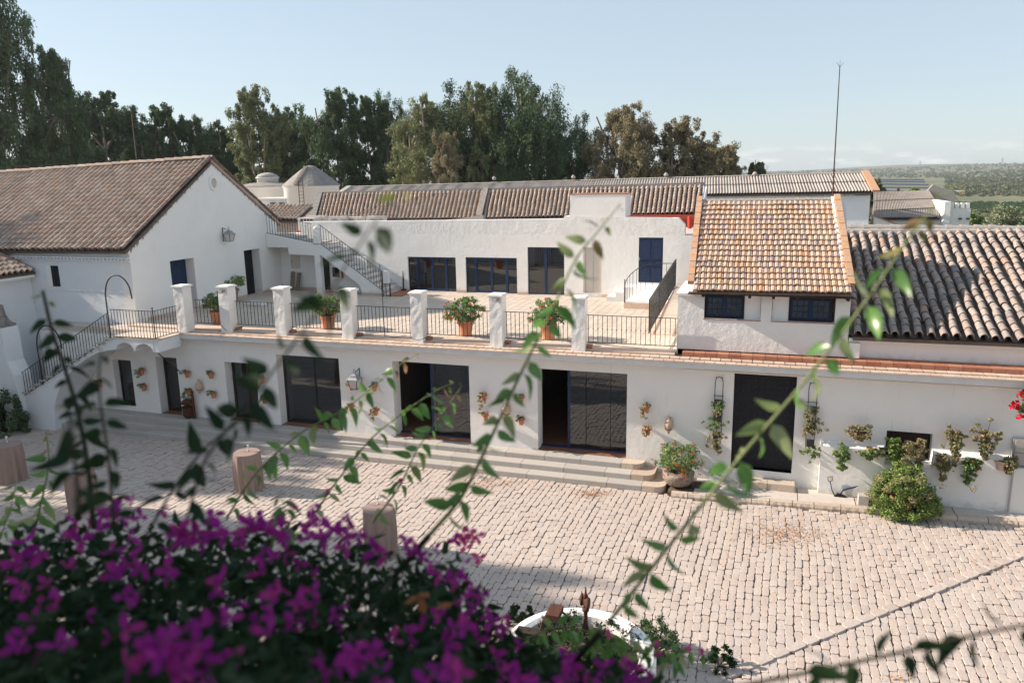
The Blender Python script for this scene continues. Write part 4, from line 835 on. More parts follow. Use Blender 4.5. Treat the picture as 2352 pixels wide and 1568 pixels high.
for k in range(4): MB().box(-20.2+k*.17, 30.485, 6.02, -20.08+k*.17, 30.499, 6.5).obj('louvre', 'iron', fn)

# ---------------------------------------------------------------- roofed room (tower) with lichen tiles
tw = thing('tiled_room', 'small white room with two blue windows under an orange lichened tile roof', 'building', (0, 22, 3.45))
YT = 20.62
MB().box(-2.23, YT+.01, 3.45, -1.86, 22.9, 5.06).obj('side_wall', 'plaster_old', tw); MB().box(-2.27, YT-.09, 5.06, -1.80, 22.95, 5.12).obj('side_wall_cap', 'plaster_old', tw)
hm = MB(); wall_grid(hm, -1.86, 2.0, 3.45, 5.22, YT, YT+.3, [(-1.54, -.12, 4.45, 5.09), (.15, 1.66, 4.45, 5.10)]); hm.obj('wall', 'plaster_old', tw)
MB().box(-2.229, YT, 3.45, -1.86, YT+.0095, 5.06).obj('wall_return', 'plaster_old', tw)
for a in (-1.84, 1.72): MB().box(a, YT+.3, 3.45, a+.28, 27, 5.2).obj('flank_wall', 'plaster', tw)
MB().prism([(YT+.3, 5.2), (27.0, 5.2), (23.75, 7.35)], 'x', 1.74, 1.98).obj('gable', 'plaster', tw); MB().prism([(YT+.3, 5.2), (27.0, 5.2), (23.75, 7.35)], 'x', -1.84, -1.6).obj('gable', 'plaster', tw)
MB().box(-1.5, 24.0, 3.45, 1.7, 24.1, 5.2).obj('inner_wall', 'redwall', tw)
for (a, b) in ((-1.54, -.53), (.56, 1.60)):
    y = YT+.10; f = MB(); f.box(a, y, 4.46, a+.06, y+.06, 5.08).box(b-.06, y, 4.46, b, y+.06, 5.08).box(a+.06, y, 5.02, b-.06, y+.06, 5.08).box(a+.06, y, 4.46, b-.06, y+.06, 4.52)
    fo = f.obj('window', 'dkblue', tw); m0 = (a+b)/2
    MB().box(m0-.03, y-.01, 4.52, m0+.03, y+.05, 5.02).obj('mullion', 'blue_old', fo)
    for side, (u0, u1) in enumerate(((a+.06, m0-.03), (m0+.03, b-.06))):
        fr = MB().box(u0, y+.005, 4.52, u0+.035, y+.045, 5.02).box(u1-.035, y+.005, 4.52, u1, y+.045, 5.02).box(u0+.035, y+.005, 4.985, u1-.035, y+.045, 5.02).box(u0+.035, y+.005, 4.52, u1-.035, y+.045, 4.56)
        for k in (1, 2): xx = u0+(u1-u0)*k/3; fr.box(xx-.011, y+.01, 4.56, xx+.011, y+.04, 4.985)
        for k in (1, 2): zz = 4.54+.465*k/3; fr.box(u0+.035, y+.012, zz-.011, u1-.035, y+.038, zz+.011)
        so_ = fr.obj('sash', 'blue_old', fo)
        MB().box(u0+.03, y+.022, 4.55, u1-.03, y+.028, 4.99).obj('pane', 'glass_dark', fo)
MB().box(-1.56, YT-.015, 4.43, -.10, YT+.10, 4.449).obj('window_sill', 'redtile', tw); MB().box(.14, YT-.015, 4.43, 1.68, YT+.10, 4.449).obj('window_sill', 'redtile', tw)
MB().box(-.53, YT+.12, 4.45, -.13, YT+.16, 5.09).obj('blank_panel', 'plaster', tw); MB().box(.16, YT+.12, 4.45, .56, YT+.16, 5.10).obj('blank_panel', 'plaster', tw)
for k in range(7): xx = -1.6+k*.58; MB().box(xx, 20.36, 5.06, xx+.07, YT-.001, 5.12).obj('rafter_end', 'darkwood', tw)
MB().box(-1.95, 20.33, 5.125, 2.05, YT+.05, 5.15).obj('soffit', 'darkwood', tw)
def flat_tile(rg):
    pf = [(-.5, -.35), (-.47, .55), (-.30, .95), (.0, 1.0), (.22, .72), (.40, .62), (.48, .5), (.5, -.35)]; V = []
    for (y, dz) in ((0, 1.0), (1.12, 0)):
        for (x, z) in pf: V.append((x, y, z+dz+(rg.random()-.5)*.08))
    n = len(pf); F = [(i, i+1, n+1+i, n+i) for i in range(n-1)]; k = len(V)
    for (x, z) in pf: V.append((x, .0, z-.75+1.0))
    F += [(i, k+i, k+i+1, i+1) for i in range(n-1)]; return V, F
rg = random.Random(9); FT = [flat_tile(rg) for _ in range(5)]; mats = []
EL, ER, RL, RR_ = Vector((-1.80, 20.30, 5.20)), Vector((1.97, 20.30, 5.25)), Vector((-1.93, 23.72, 7.36)), Vector((1.70, 23.72, 7.36)); nrm = (ER-EL).cross(RL-EL).normalized(); nc, nr = 26, 17
for j in range(nr):
    sh = (rg.random()-.5)*.012
    for i in range(nc):
        a = quadpt(EL, ER, RL, RR_, (i+.5)/nc+sh, j/nr); b = quadpt(EL, ER, RL, RR_, (i+.5)/nc+sh, (j+1)/nr); x = (ER-EL)/nc*(.92+.03*rg.random())
        a = a+(b-a)*((rg.random()-.5)*.12)+nrm*(.008*math.sin(i*.5)+(rg.random()-.5)*.010); tl = nrm+x.normalized()*(rg.random()-.5)*.12
        mats.append((rg.randrange(5), TRS(a, x, (b-a), tl.normalized()*.052)))
pieces('roof_tile', tw, FT, mats, 'tile_tower', 300, 'more_roof_tiles', False)
mb = MB(); slab(mb, EL-nrm*.01, ER-nrm*.01, RL-nrm*.01, RR_-nrm*.01, .08); mb.obj('roof_bed', 'roof_bed', tw)
mb = MB(); slab(mb, RL, RR_, (-1.93, 27.1, 5.3), (1.75, 27.1, 5.3), .08); mb.obj('back_roof', 'tile_mid', tw)
for (a, b, wz) in ((Vector((-1.90, 20.55, 5.40)), Vector((-2.02, 23.8, 7.50)), 'lichen_brick'), (Vector((1.98, 20.55, 5.44)), Vector((1.74, 23.8, 7.52)), 'lichen_brick')):
    n = 14
    for k in range(n): p, q = lerp(a, b, k/n), lerp(a, b, (k+1)/n-.004); MB().bar(p, q, .16, .12+.012*(k % 2)).obj('verge_brick', wz, tw)
mb = MB().bar((1.86, 20.5, 5.38), (1.62, 23.78, 7.46), .06, .10).obj('verge_mortar', 'plaster_old', tw)
ridge_tiles(tw, (-1.95, 23.74, 7.39), (1.68, 23.74, 7.41), 14, .15, 'mortar')
# tall mast with a three-pronged tip behind the ridge
ma = thing('tall_mast', 'tall thin lightning mast with a three pronged tip behind the orange tiled roof', 'mast', (1.8, 25.6, 7))
pa, pb = PY(1913, 447, 25.6), PY(1929, 154, 25.6); pk = PY(1915.5, 392, 25.6)
MB().tube([(pa.x, pa.y, 5.3), pa, pk], .024, 6).obj('lower_pole', 'rust', ma); MB().tube([pk, pb], [.022, .014], 6).obj('upper_pole', 'iron', ma); MB().lathe([(.001, -.04), (.045, 0), (.001, .05)], 6, tuple(pk)).obj('clamp', 'rust', ma)
for (x, y) in ((1921, 143), (1930, 138), (1939, 143)): MB().tube([pb, PY(x, y, 25.6)], [.007, .003], 4).obj('prong', 'iron', ma)

# ---------------------------------------------------------------- right wing with the big barrel tiles
rw = thing('right_wing', 'white wing with a big mossy barrel tiled roof at the right', 'building', (6, 22, 3.45))
MB().box(2.02, 20.72, 3.45, 12, 21.1, 4.10).obj('wall', 'plaster', rw); MB().box(2.02, 20.60, 4.00, 12, 21.0, 4.10).obj('eave_moulding', 'plaster', rw)
MB().box(11.8, 21.1, 3.4, 12, 27.2, 4.2).obj('end_wall', 'plaster', rw)
tiled_roof(rw, (2.10, 20.50, 4.21), (10.2, 20.50, 4.24), (2.10, 27.0, 6.33), (10.2, 27.0, 6.33), 30, 19, 'tile_right', 300, 31, fill=.70, sag=.05, wob=.12)
ridge_tiles(rw, (2.05, 27.05, 6.40), (10.2, 27.05, 6.36), 21, .30, 'mortar')
MB().prism([(26.75, 6.18), (27.3, 6.18), (27.3, 6.36), (27.05, 6.44), (26.8, 6.36)], 'x', 2.02, 10.2).obj('ridge_mortar', 'mortar', rw)
mb = MB(); slab(mb, (2.05, 27.3, 6.3), (10.2, 27.3, 6.3), (2.05, 33, 4.4), (10.2, 33, 4.4), .1); mb.obj('back_roof', 'tile_right', rw)
for xx in (2.03, ): MB().box(xx, 20.55, 3.6, xx+.25, 20.72, 3.98).obj('corner_block', 'plaster', rw)

# ---------------------------------------------------------------- tiled roofs behind the upper building
mr = thing('rear_tiled_house', 'long low building with a brown barrel tiled roof behind the white parapet', 'building', (-11, 37, 0))
MB().box(-22.9, 35.9, 2, -2.9, 36.1, 6.2).obj('wall', 'plaster', mr)
tiled_roof(mr, (-22.6, 35.6, 6.17), (-13.55, 35.6, 6.22), (-24.0, 38.6, 7.40), (-14.3, 38.6, 7.48), 41, 9, 'tile_mid', 200, 41, wob=.05)
tiled_roof(mr, (-13.35, 35.6, 6.22), (-3.02, 35.6, 6.47), (-14.1, 38.6, 7.48), (-3.16, 38.6, 7.60), 48, 9, 'tile_mid', 300, 42, wob=.05)
MB().bar((-13.45, 35.5, 6.34), (-14.2, 38.6, 7.60), .26, .14).obj('firewall_coping', 'cone', mr)
MB().bar((-22.75, 35.5, 6.26), (-24.15, 38.6, 7.50), .26, .14).obj('verge_coping', 'cone', mr)
MB().bar((-24.2, 38.75, 7.46), (-14.2, 38.75, 7.56), .3, .16).obj('ridge_coping', 'cone', mr); MB().bar((-14.2, 38.75, 7.56), (-3.1, 38.75, 7.70), .3, .16).obj('ridge_coping', 'cone', mr)
MB().box(-8.5, 35.45, 6.20, -2.95, 35.62, 6.40).obj('red_fascia', 'redwall', mr); MB().box(-3.02, 35.5, 6.2, -2.95, 38.7, 6.5).obj('end_wall', 'plaster', mr)
MB().prism([(35.6, 6.2), (38.7, 6.2), (38.7, 7.6), (35.6, 6.45)], 'x', -3.06, -2.96).obj('end_gable', 'plaster', mr)
MB().prism([(-8.5, 5.8), (-3.0, 5.8), (-3.0, 6.2), (-8.5, 6.2)], 'y', 35.5, 35.56).obj('fascia_wall', 'redwall', mr)
MB().tube([PY(1584, 497, 34.5), PY(1584, 560, 34.5)], .09, 8).obj('red_downpipe', 'red', mr); MB().box(-2.75, 30.4, 5.0, -2.68, 33.0, 6.5).obj('red_flank', 'redwall', mr)
mb = MB(); V = [PY(1040, 504, 35.2), PY(1110, 494, 35.2), PY(1110, 505, 35.2), PY(985, 508, 35.2)]
mb.add(V+[v+Vector((0, .3, 0)) for v in V], [(0, 1, 2, 3), (7, 6, 5, 4), (0, 4, 5, 1), (1, 5, 6, 2), (2, 6, 7, 3), (3, 7, 4, 0)]).obj('flashing', 'mortar', mr)
# strip of roof further left
lr = thing('far_tiled_roof', 'short stretch of dark tiled roof between the gable and the air conditioning units', 'roof', (-26, 34, 6))
tiled_roof(lr, (-26.5, 32.6, 6.35), (-21.8, 32.6, 6.35), (-27.5, 35.0, 6.95), (-22.4, 35.0, 6.95), 22, 6, 'tile_mid', 60, 43); MB().box(-27, 33.1, 3, -21.4, 33.3, 6.3).obj('wall', 'cream', lr)

# ---------------------------------------------------------------- corrugated barns
cb_ = thing('long_barn', 'very long white barn with a grey corrugated roof behind the tiled roofs', 'barn', (-12, 50, 0))
corrugated(cb_, (-30.2, 49.9, 6.72), (5.55, 49.9, 6.98), (-30.6, 53.4, 7.64), (5.30, 53.4, 8.05), 205, 36, 2, 'fibre', .045)
MB().box(-30.3, 50.2, -1, 5.5, 50.5, 6.75).obj('wall', 'plaster_shade', cb_); MB().box(5.2, 50.51, -1, 5.5, 56, 6.75).obj('end_wall', 'plaster', cb_); MB().prism([(50.2, 6.751), (56.5, 6.751), (53.4, 7.95)], 'x', 5.2, 5.49).obj('gable', 'plaster', cb_)
MB().bar((5.72, 49.7, 7.02), (5.45, 53.5, 8.14), .42, .12).obj('verge_tiles', 'lichen_brick', cb_); MB().bar((5.45, 53.5, 8.14), (5.7, 57, 7.0), .42, .12).obj('verge_tiles', 'lichen_brick', cb_)
MB().bar((-30.5, 49.8, 6.78), (-30.8, 53.4, 7.70), .4, .1).obj('verge_tiles', 'mortar', cb_)
mb = MB(); slab(mb, (-30.6, 53.4, 7.62), (5.3, 53.4, 8.03), (-30.4, 57, 6.6), (5.5, 57, 6.8), .08); mb.obj('back_roof', 'fibre', cb_)
ridge_tiles(cb_, (-30.6, 53.4, 7.66), (5.3, 53.4, 8.07), 60, .22, 'fibre', h=.45)
for i, px in enumerate((1135, 1317, 1530, 1734)):
    p = PY(px, (412, 409, 404, 402)[i], 53.4)
    t = thing('roof_spike', ['leftmost', 'second', 'third', 'rightmost'][i]+' of the four thin spikes on knobs along the barn ridge', 'roof spike', p, 'spikes along the barn ridge')
    mb = MB().lathe([(.1, -.05), (.17, .06), (.10, .17), (.03, .22)], 8); link('knob', mk('knob', mb.V, mb.F, 'mortar'), t, False); mb = MB().tube([(0, 0, .2), (0, 0, .95)], .02, 5); link('rod', mk('rod', mb.V, mb.F, 'rust'), t, False)
b2 = thing('stepped_barn', 'lower barn with two tiers of grey corrugated roof and a battlemented wall', 'barn', (10, 58, 0))
YC = 58.0
q = lambda x, y, Y=YC: PY(x, y, Y)
corrugated(b2, q(2007, 485, 57.6), q(2158, 478, 57.6), q(2007, 441, 60.5), q(2135, 438, 60.5), 40, 10, 2, 'fibre', .05)
corrugated(b2, q(2007, 502, 55.2), q(2158, 500, 55.2), q(2007, 485, 57.3), q(2158, 479, 57.3), 40, 10, 1, 'fibre', .05)
a, b = q(2007, 506, 55.6), q(2162, 502, 55.6); MB().box(a.x, 55.6, -2, b.x, 55.8, a.z).obj('wall', 'plaster_shade', b2)
MB().box(a.x+2.2, 55.57, a.z-1.0, a.x+4.4, 55.599, a.z-.35).obj('dark_opening', 'iron', b2)
bx = q(2158, 500, 56); MB().box(bx.x, 54.8, -2, bx.x+.35, 60.5, bx.z+1.05).obj('flank_wall', 'plaster', b2); MB().box(bx.x+.352, 55.2, -2, bx.x+1.55, 55.5, bx.z+.62).obj('battlement_wall', 'plaster', b2)
for k in range(4): MB().box(bx.x+.42+k*.29, 55.18, bx.z+.62, bx.x+.60+k*.29, 55.52, bx.z+.95).obj('battlement', 'plaster', b2)
for k in range(2): MB().box(bx.x+.9+k*.45, 54.9, bx.z-.05, bx.x+1.05+k*.45, 55.19, bx.z+.03).obj('spout', 'iron', b2)
gq = [q(2128, 440, 60.5), q(2143, 424, 60.5), q(2190, 441, 60.5), q(2203, 462, 60.5), q(2176, 470, 60.5), q(2150, 462, 60.5)]
mb = MB(); mb.add([v for v in gq]+[v+Vector((0, .3, 0)) for v in gq], [(0, 1, 2, 3, 4, 5), (11, 10, 9, 8, 7, 6)]+[(i, i+6, (i+1) % 6+6, (i+1) % 6) for i in range(6)]).obj('rear_gable', 'mortar', b2)
MB().prism([(54.9, -1), (54.9, 3.1), (58, 3.1), (58, -1)], 'x', 5.6, 5.75).obj('garden_wall', 'plaster_old', b2)
a, b, c_ = PY(2008, 497, 53), PY(2075, 522, 53), PY(2008, 545, 53); mb = MB().add([a, b, (b.x, 53, c_.z), c_, a+Vector((0, .4, 0)), b+Vector((0, .4, 0)), (b.x, 53.4, c_.z), c_+Vector((0, .4, 0))], [(0, 1, 2, 3), (7, 6, 5, 4), (0, 4, 5, 1), (1, 5, 6, 2), (2, 6, 7, 3), (3, 7, 4, 0)]); mb.obj('sloping_wall', 'plaster_old', b2)
MB().bar(a+Vector((0, .2, .03)), b+Vector((0, .2, .03)), .5, .08).obj('wall_coping', 'redtile', b2)
ch = q(1980*1.0, 410, 60) ; p = PY(2007+14, 385, 60)
MB().box(q(2015, 430, 61).x+1.3, 61, 5, q(2015, 430, 61).x+1.45, 61.2, 6.9).obj('stub_chimney', 'rust', b2)

# ---------------------------------------------------------------- white domed towers behind the gable
def drumtower(label, cx, Y, w_px, y_top, y_bot, roofprof, mat='white', lantern_=None, name='dome_tower'):
    a, b = PY(cx-w_px/2, y_top, Y), PY(cx+w_px/2, y_top, Y); r = (b.x-a.x)/2; c = ((a.x+b.x)/2, Y, 0); zt = (a.z+b.z)/2; zb = PY(cx, y_bot, Y).z
    t = thing(name, label, 'tower', (c[0], c[1], zb))
    MB().lathe([(r, zb), (r, zt), (r*1.04, zt+.03), (r*1.04, zt+.12)], 28, c).obj('drum', mat, t, True)
    MB().lathe([(r*f, zt+h) for f, h in roofprof], 28, c).obj('roof', 'cone', t, False)
    return t, c, r, zt
t, c, r, zt = drumtower('wide white round tower with a little domed lantern on top', 617, 45.9, 112, 432, 500, [(1.06, .12), (.96, .20), (.6, .34), (.33, .38)])
MB().lathe([(r*.36, zt+.35), (r*.36, zt+.66), (r*.40, zt+.68), (r*.40, zt+.72)], 20, c).obj('lantern_drum', 'plaster', t, True); MB().lathe([(r*.39, zt+.72), (r*.32, zt+.88), (r*.18, zt+.99), (.03, zt+1.04)], 20, c).obj('lantern_dome', 'mortar', t, True)
for k, px in enumerate((628, 648, 668)): 
    p = PY(px, 476, 42.5); MB().box(p.x-.16, 42.4, p.z-.32, p.x+.2, 42.5, p.z+.28).obj('window', 'darkwood', t)
p = PY(645, 466, 42.6); MB().box(p.x-1.5, 42.51, p.z-2.5, p.x+1.35, 43.6, p.z+.25).obj('annex', 'plaster', t); MB().box(p.x-1.62, 42.4, p.z+.25, p.x+1.45, 43.7, p.z+.33).obj('annex_cornice', 'plaster', t)
t, c, r, zt = drumtower('white round tower with a weathered conical roof and a ladder', 716, 43.9, 108, 430, 505, [(1.07, .10), (.85, .42), (.5, .9), (.2, 1.28), (.08, 1.36)])
for k in range(9): f = k/9; rr = r*(1.0-.82*f); MB().box(c[0]-.12, c[1]-rr-.1, zt+.18+1.15*f, c[0]+.12, c[1]-rr+.1, zt+.30+1.15*f).obj('roof_step', 'mortar', t)
a = PY(697, 500, 41.9); ld = MB()
for s_ in (-.16, .16): ld.bar((a.x+s_, 41.85, a.z-.4), (a.x+s_, 41.85, zt+.5), .03)
for k in range(14): ld.bar((a.x-.16, 41.85, a.z-.2+k*.2), (a.x+.16, 41.85, a.z-.2+k*.2), .02)
ld.obj('ladder', 'rust', t)
# two thin aerials
for (x0, y0, x1, y1, Y, lb) in ((316, 378, 302, 262, 27.5, 'thin bare aerial pole behind the long left roof'), (606, 402, 608, 315, 46, 'thin aerial on top of the little domed lantern')):
    tag(MB().tube([PY(x0, y0+12, Y), PY(x1, y1, Y)], .016, 5).obj('aerial', 'wood'), lb, 'aerial')

# ---------------------------------------------------------------- foliage
NR = np.random.RandomState(4)
def leaf_cloud(cen, rad, cnt, size, asp=.45, droop=.6, shell=.5, nr=NR, flat=1.0):
    """rhombic leaves spread through ellipsoids; cen (k,3), rad (k,3), cnt (k)"""
    cen = np.repeat(np.array(cen, float), cnt, 0); rad = np.repeat(np.array(rad, float), cnt, 0); n = len(cen)
    d = nr.normal(size=(n, 3)); d /= np.linalg.norm(d, axis=1)[:, None]; r = nr.random(n)**shell
    p = cen + d*rad*r[:, None]
    a = nr.normal(size=(n, 3))*.8 + d*.5; a[:, 2] -= droop; a /= np.linalg.norm(a, axis=1)[:, None]
    b = np.cross(a, nr.normal(size=(n, 3))); b /= np.linalg.norm(b, axis=1)[:, None]
    s = size*(.6+.8*nr.random(n))[:, None]
    nn = np.cross(a, b)
    V = np.stack([p-a*s*.5, p+b*s*asp*.5+nn*s*.06, p+a*s*.5, p-b*s*asp*.5+nn*s*.06], 1).reshape(-1, 3); return V
def cloud_mesh(name, V, mat):
    n = len(V)//4; me = bpy.data.meshes.new(name); me.vertices.add(len(V)); me.vertices.foreach_set('co', V.astype(np.float32).ravel())
    me.loops.add(4*n); me.loops.foreach_set('vertex_index', np.arange(4*n, dtype=np.int32)); me.polygons.add(n)
    me.polygons.foreach_set('loop_start', np.arange(0, 4*n, 4, dtype=np.int32)); me.polygons.foreach_set('loop_total', np.full(n, 4, np.int32))
    me.materials.append(mt[mat]); me.update(calc_edges=True); return me
def gen_tree(seed, H, W, leafn=300, size=.27, base=.22, lobes=7, droop=.55, clump=1.0, nleader=3):
    rg = random.Random(seed); nr = np.random.RandomState(seed); mb = MB(); cen, rad = [], []
    L0 = []
    for q in range(nleader):
        a = q*2*math.pi/nleader+rg.random(); sp_ = W*(.05+.12*rg.random()); pts = [Vector((0, 0, 0))]; k = 7; top = H*(.72+.2*rg.random())
        for i in range(1, k+1):
            f = i/k; pts.append(Vector((math.cos(a)*sp_*f**1.3*2+rg.gauss(0, .02*W), math.sin(a)*sp_*f**1.3*2+rg.gauss(0, .02*W), top*f)))
        mb.tube(pts, [H*.018*(1-.85*i/k)+.03 for i in range(k+1)], 6); L0.append(pts)
    lob = []
    for i in range(lobes):
        f = base+.12+(1-base-.20)*(i+.5)/lobes+rg.uniform(-.04, .04); a = i*2.4+rg.random(); env = W*.5*(math.sin(math.pi*min(1, max(.08, (f-base)/(1-base)*.86+.12)))**.7)
        rr = env*rg.uniform(.35, .80) if i < lobes-1 else env*.15; lob.append((Vector((rr*math.cos(a), rr*math.sin(a), H*f)), rg.uniform(.20, .29)*W*(1 if i < lobes-1 else .8)))
    for c, lr in lob:
        ld = min((min(l, key=lambda p: (p-c+Vector((0, 0, H*.12))).length) for l in L0), key=lambda p: (p-c+Vector((0, 0, H*.12))).length)
        mid = (ld+c)/2+Vector((rg.gauss(0, .03*W), rg.gauss(0, .03*W), -.02*H)); mb.tube([ld, mid, c], [H*.008+.02, H*.006+.015, .02], 5, False)
        nc = rg.randint(10, 14)
        for j in range(nc):
            d = Vector((rg.gauss(0, 1), rg.gauss(0, 1), rg.gauss(0, .8))).normalized(); p = c+d*lr*rg.uniform(.35, 1.05); r = lr*rg.uniform(.30, .50)*clump
            mb.tube([c, (c+p)/2+Vector((0, 0, .1)), p], [.05, .035, .012], 4, False)
            for e in range(3):
                o = Vector((rg.gauss(0, .5), rg.gauss(0, .5), rg.gauss(0, .45)))*r; cen.append(tuple(p+o)); rad.append((r*.62, r*.62, r*.5)); 
                if rg.random() < .5: cen.append(tuple(p+o+Vector((0, 0, -r*.6)))); rad.append((r*.34, r*.34, r*.6))
    cnt = nr.randint(int(leafn*.22), int(leafn*.42), len(cen))
    V = leaf_cloud(cen, rad, cnt, size, .42, droop, .55, nr); return mk('trunk', mb.V, mb.F, 'bark', True), V
TREES = {}
for nm, kw in dict(a=dict(seed=1, H=20, W=9, lobes=13), b=dict(seed=2, H=20, W=8, lobes=13, nleader=2), c=dict(seed=3, H=20, W=11, lobes=14, nleader=4), d=dict(seed=4, H=20, W=10, lobes=15, base=.10), e=dict(seed=8, H=20, W=13, lobes=18, base=.06, clump=1.1), f=dict(seed=12, H=20, W=9, lobes=16, base=.05), s=dict(seed=15, H=20, W=9, lobes=8, leafn=80, base=.2)).items():
    TREES[nm] = gen_tree(**kw)
CRN = {}
def tree(v, mat, base, H, wf, rz, label, group='eucalyptus trees behind the farm', name='eucalyptus_tree', cat='tree'):
    tr, V = TREES[v]
    if (v, mat) not in CRN: CRN[v, mat] = cloud_mesh('crown', V, mat)
    t = thing(name, label, cat, base, group, rz); s = H/20; t.scale = (s*wf, s*wf, s)
    link('trunk', tr, t, False); o = link('crown', CRN[v, mat], t, False); return t
def tree_at(v, mat, cx, ytop, Y, wpx, rz, label, zb=-2.0, **k):
    p = PY(cx, ytop, Y); H = p.z-zb; ww = wpx/FPX*(p-CAM).dot(FW)
    return tree(v, mat, (p.x, Y, zb), H, ww/({'a': 9, 'b': 8, 'c': 11, 'd': 10, 'e': 13, 'f': 9}[v]*H/20*.86), rz, label, **k)
TL = [('e', 'leaf_dark', -108, -130, 58, 235, 0.3, 'huge dark tree cut off by the left edge of the picture'),
('c', 'leaf_dark', 100, 92, 64, 130, 1.0, 'tall dark tree second from the left edge, with a notched top'),
('b', 'leaf_dark', 222, 208, 78, 135, 2.0, 'tree with a rounded tuft directly right of the tall dark pair'),
('f', 'leaf_brown', 120, 300, 74, 190, 2.6, 'brownish low tree under the tall dark pair'),
('a', 'leaf_dark', 290, 238, 84, 130, 3.0, 'tree behind the bare aerial pole'),
('b', 'leaf_dark', 374, 236, 82, 105, 4.2, 'narrow tree above the middle of the long left roof'),
('c', 'leaf_dark', 436, 262, 84, 120, 5.1, 'broad low tree left of the gable peak'),
('d', 'leaf_dark', 500, 266, 86, 110, .7, 'low dark tree just above the gable peak'),
('a', 'leaf_olive', 588, 190, 80, 125, 1.7, 'pointed tree standing above its neighbours right of the gable'),
('c', 'leaf_dark', 662, 240, 84, 120, 2.9, 'dark tree behind the domed towers'),
('a', 'leaf_dark', 765, 194, 80, 135, 4.0, 'tall tree with airy branches right of the domed towers'),
('b', 'leaf_dark', 852, 218, 82, 105, 5.3, 'slim dark tree left of the big olive green clump'),
('e', 'leaf_dark', 905, 226, 86, 110, 3.3, 'dark tree filling the gap behind the olive green clump'),
('d', 'leaf_olive', 975, 203, 76, 150, .2, 'olive green tree at the left side of the big clump'),
('e', 'leaf_dark', 1085, 208, 82, 190, 3.6, 'wide dark tree in the middle of the big clump'),
('f', 'leaf_olive', 1108, 184, 78, 110, 1.4, 'pale topped tree in the middle of the big clump'),
('e', 'leaf_dark', 1215, 170, 80, 190, 2.1, 'highest tree of the big clump'),
('f', 'leaf_brown', 1020, 300, 66, 95, 4.8, 'brownish drooping tree in front of the big clump'),
('e', 'leaf_dark', 1300, 276, 84, 140, 5.6, 'dark tree sloping down at the right side of the big clump'),
('c', 'leaf_brown', 1440, 232, 80, 165, 3.9, 'large reddish brown tree standing apart right of the big clump'),
('a', 'leaf_brown', 1582, 262, 82, 150, .9, 'round topped airy tree right of the reddish brown one'),
('f', 'leaf_brown', 1668, 332, 80, 105, 2.4, 'low dark brownish tree at the right end of the row')]
for t in TL: tree_at(*t)
# trees further left of the courtyard, beyond the picture: they throw the dappled shade
for i, (v, x, y, H, wf) in enumerate([('a', -37, 9.9, 19, .55), ('s', -33, 16.6, 12.5, .75), ('s', -37, 11.2, 15, .8), ('s', -34, 20.5, 12, .8), ('b', -31.5, 6.5, 12, .8), ('s', -43, 14.0, 18, .6)]):
    tree(v, 'leaf_dark', (x, y, -.2), H, wf, i*1.3, ['tall eucalyptus beyond the left wing, nearest behind its roof', 'broad four stemmed eucalyptus beyond the left wing', 'tall dense eucalyptus beyond the left wing, rising above the rest', 'slim two stemmed eucalyptus beyond the left wing, by the house wall', 'eucalyptus standing nearest the viewpoint, left of the courtyard', 'tallest eucalyptus behind the others beyond the left wing'][i], 'trees west of the courtyard')

# scrub, orchard and solar field in the valley
def blob(seed, n=90, r=.5, sz=.30):
    nr = np.random.RandomState(seed); rg = random.Random(seed); cen = []; rad = []
    for _ in range(9): d = Vector((rg.gauss(0, 1), rg.gauss(0, 1), abs(rg.gauss(0, .7)))).normalized(); cen.append(tuple(d*r*.55+Vector((0, 0, .30)))); rad.append((r*.42, r*.42, r*.36))
    V = leaf_cloud(cen, rad, np.full(9, n//9), sz, .75, 0, .4, nr); return ([Vector(v) for v in V], [(4*i, 4*i+1, 4*i+2, 4*i+3) for i in range(len(V)//4)])
rg = random.Random(77)
BL = [blob(s) for s in range(5)]; BLN = [blob(20+s, 420, .5, .13) for s in range(4)]
sc1, sc2, orch = [], [], []
SOL = [PZ(1985, 414, -12), PZ(2150, 425, -12), PZ(2140, 446, -12), PZ(1975, 446, -12)]
def px_of(p): v = Vector(p)-CAM; w_ = v.dot(FW); return (1176+FPX*v.dot(RT)/w_, 784-FPX*v.dot(UP)/w_) if w_ > 1 else (0, 0)
cnt = 0
while cnt < 8500:
    az = R(rg.uniform(-8, 20)); r = 130*math.exp(rg.random()**.75*3.4); x, y = r*math.sin(az), 15+r*math.cos(az); z = land_h(x, y)
    px = px_of((x, y, z)); dn = .5+.5*math.sin(x*.013+y*.004)*math.sin(y*.007-x*.003+2)
    if rg.random() > .55+dn*1.1: cnt += 0; 
    elif px[0] > 1650:
        cnt += 1
        if 1965 < px[0] < 2170 and 409 < px[1] < 450: continue
        if 2060 < px[0] < 2420 and 452 < px[1] < 494: continue
        s = rg.uniform(3.5, 8)*(1+.25*min(1, r/2000)); m = TRS((x, y, z-.3), Vector((s*math.cos(r), s*math.sin(r), 0)), Vector((-s*math.sin(r), s*math.cos(r), 0)), Vector((0, 0, s*rg.uniform(.6, .85))))
        (sc2 if r < 420 else sc1).append((rg.randrange(4), m))
me = batch('scrub', BL, sc1, 'leaf_scrub', False); tag(link('far_scrub_woodland', me), 'grey green scrub woodland covering the distant hills', 'woodland', kind='stuff')
me = batch('scrub_near', BLN, sc2, 'leaf_scrub', False); tag(link('scrub_bushes', me), 'scattered olive green bushes on the near slopes of the valley', 'bushes', kind='stuff')
for i in range(46):
    for j in range(26):
        p = PZ(2085+j*14+(i % 2)*5, 453+i*.92, -9.5); zz = land_h(p.x, p.y); s = rg.uniform(4.2, 5.4)
        if (p-CAM).length < 1200: orch.append((rg.randrange(4), TRS((p.x, p.y, zz-.4), Vector((s, 0, 0)), Vector((0, s, 0)), Vector((0, 0, s*.8)))))
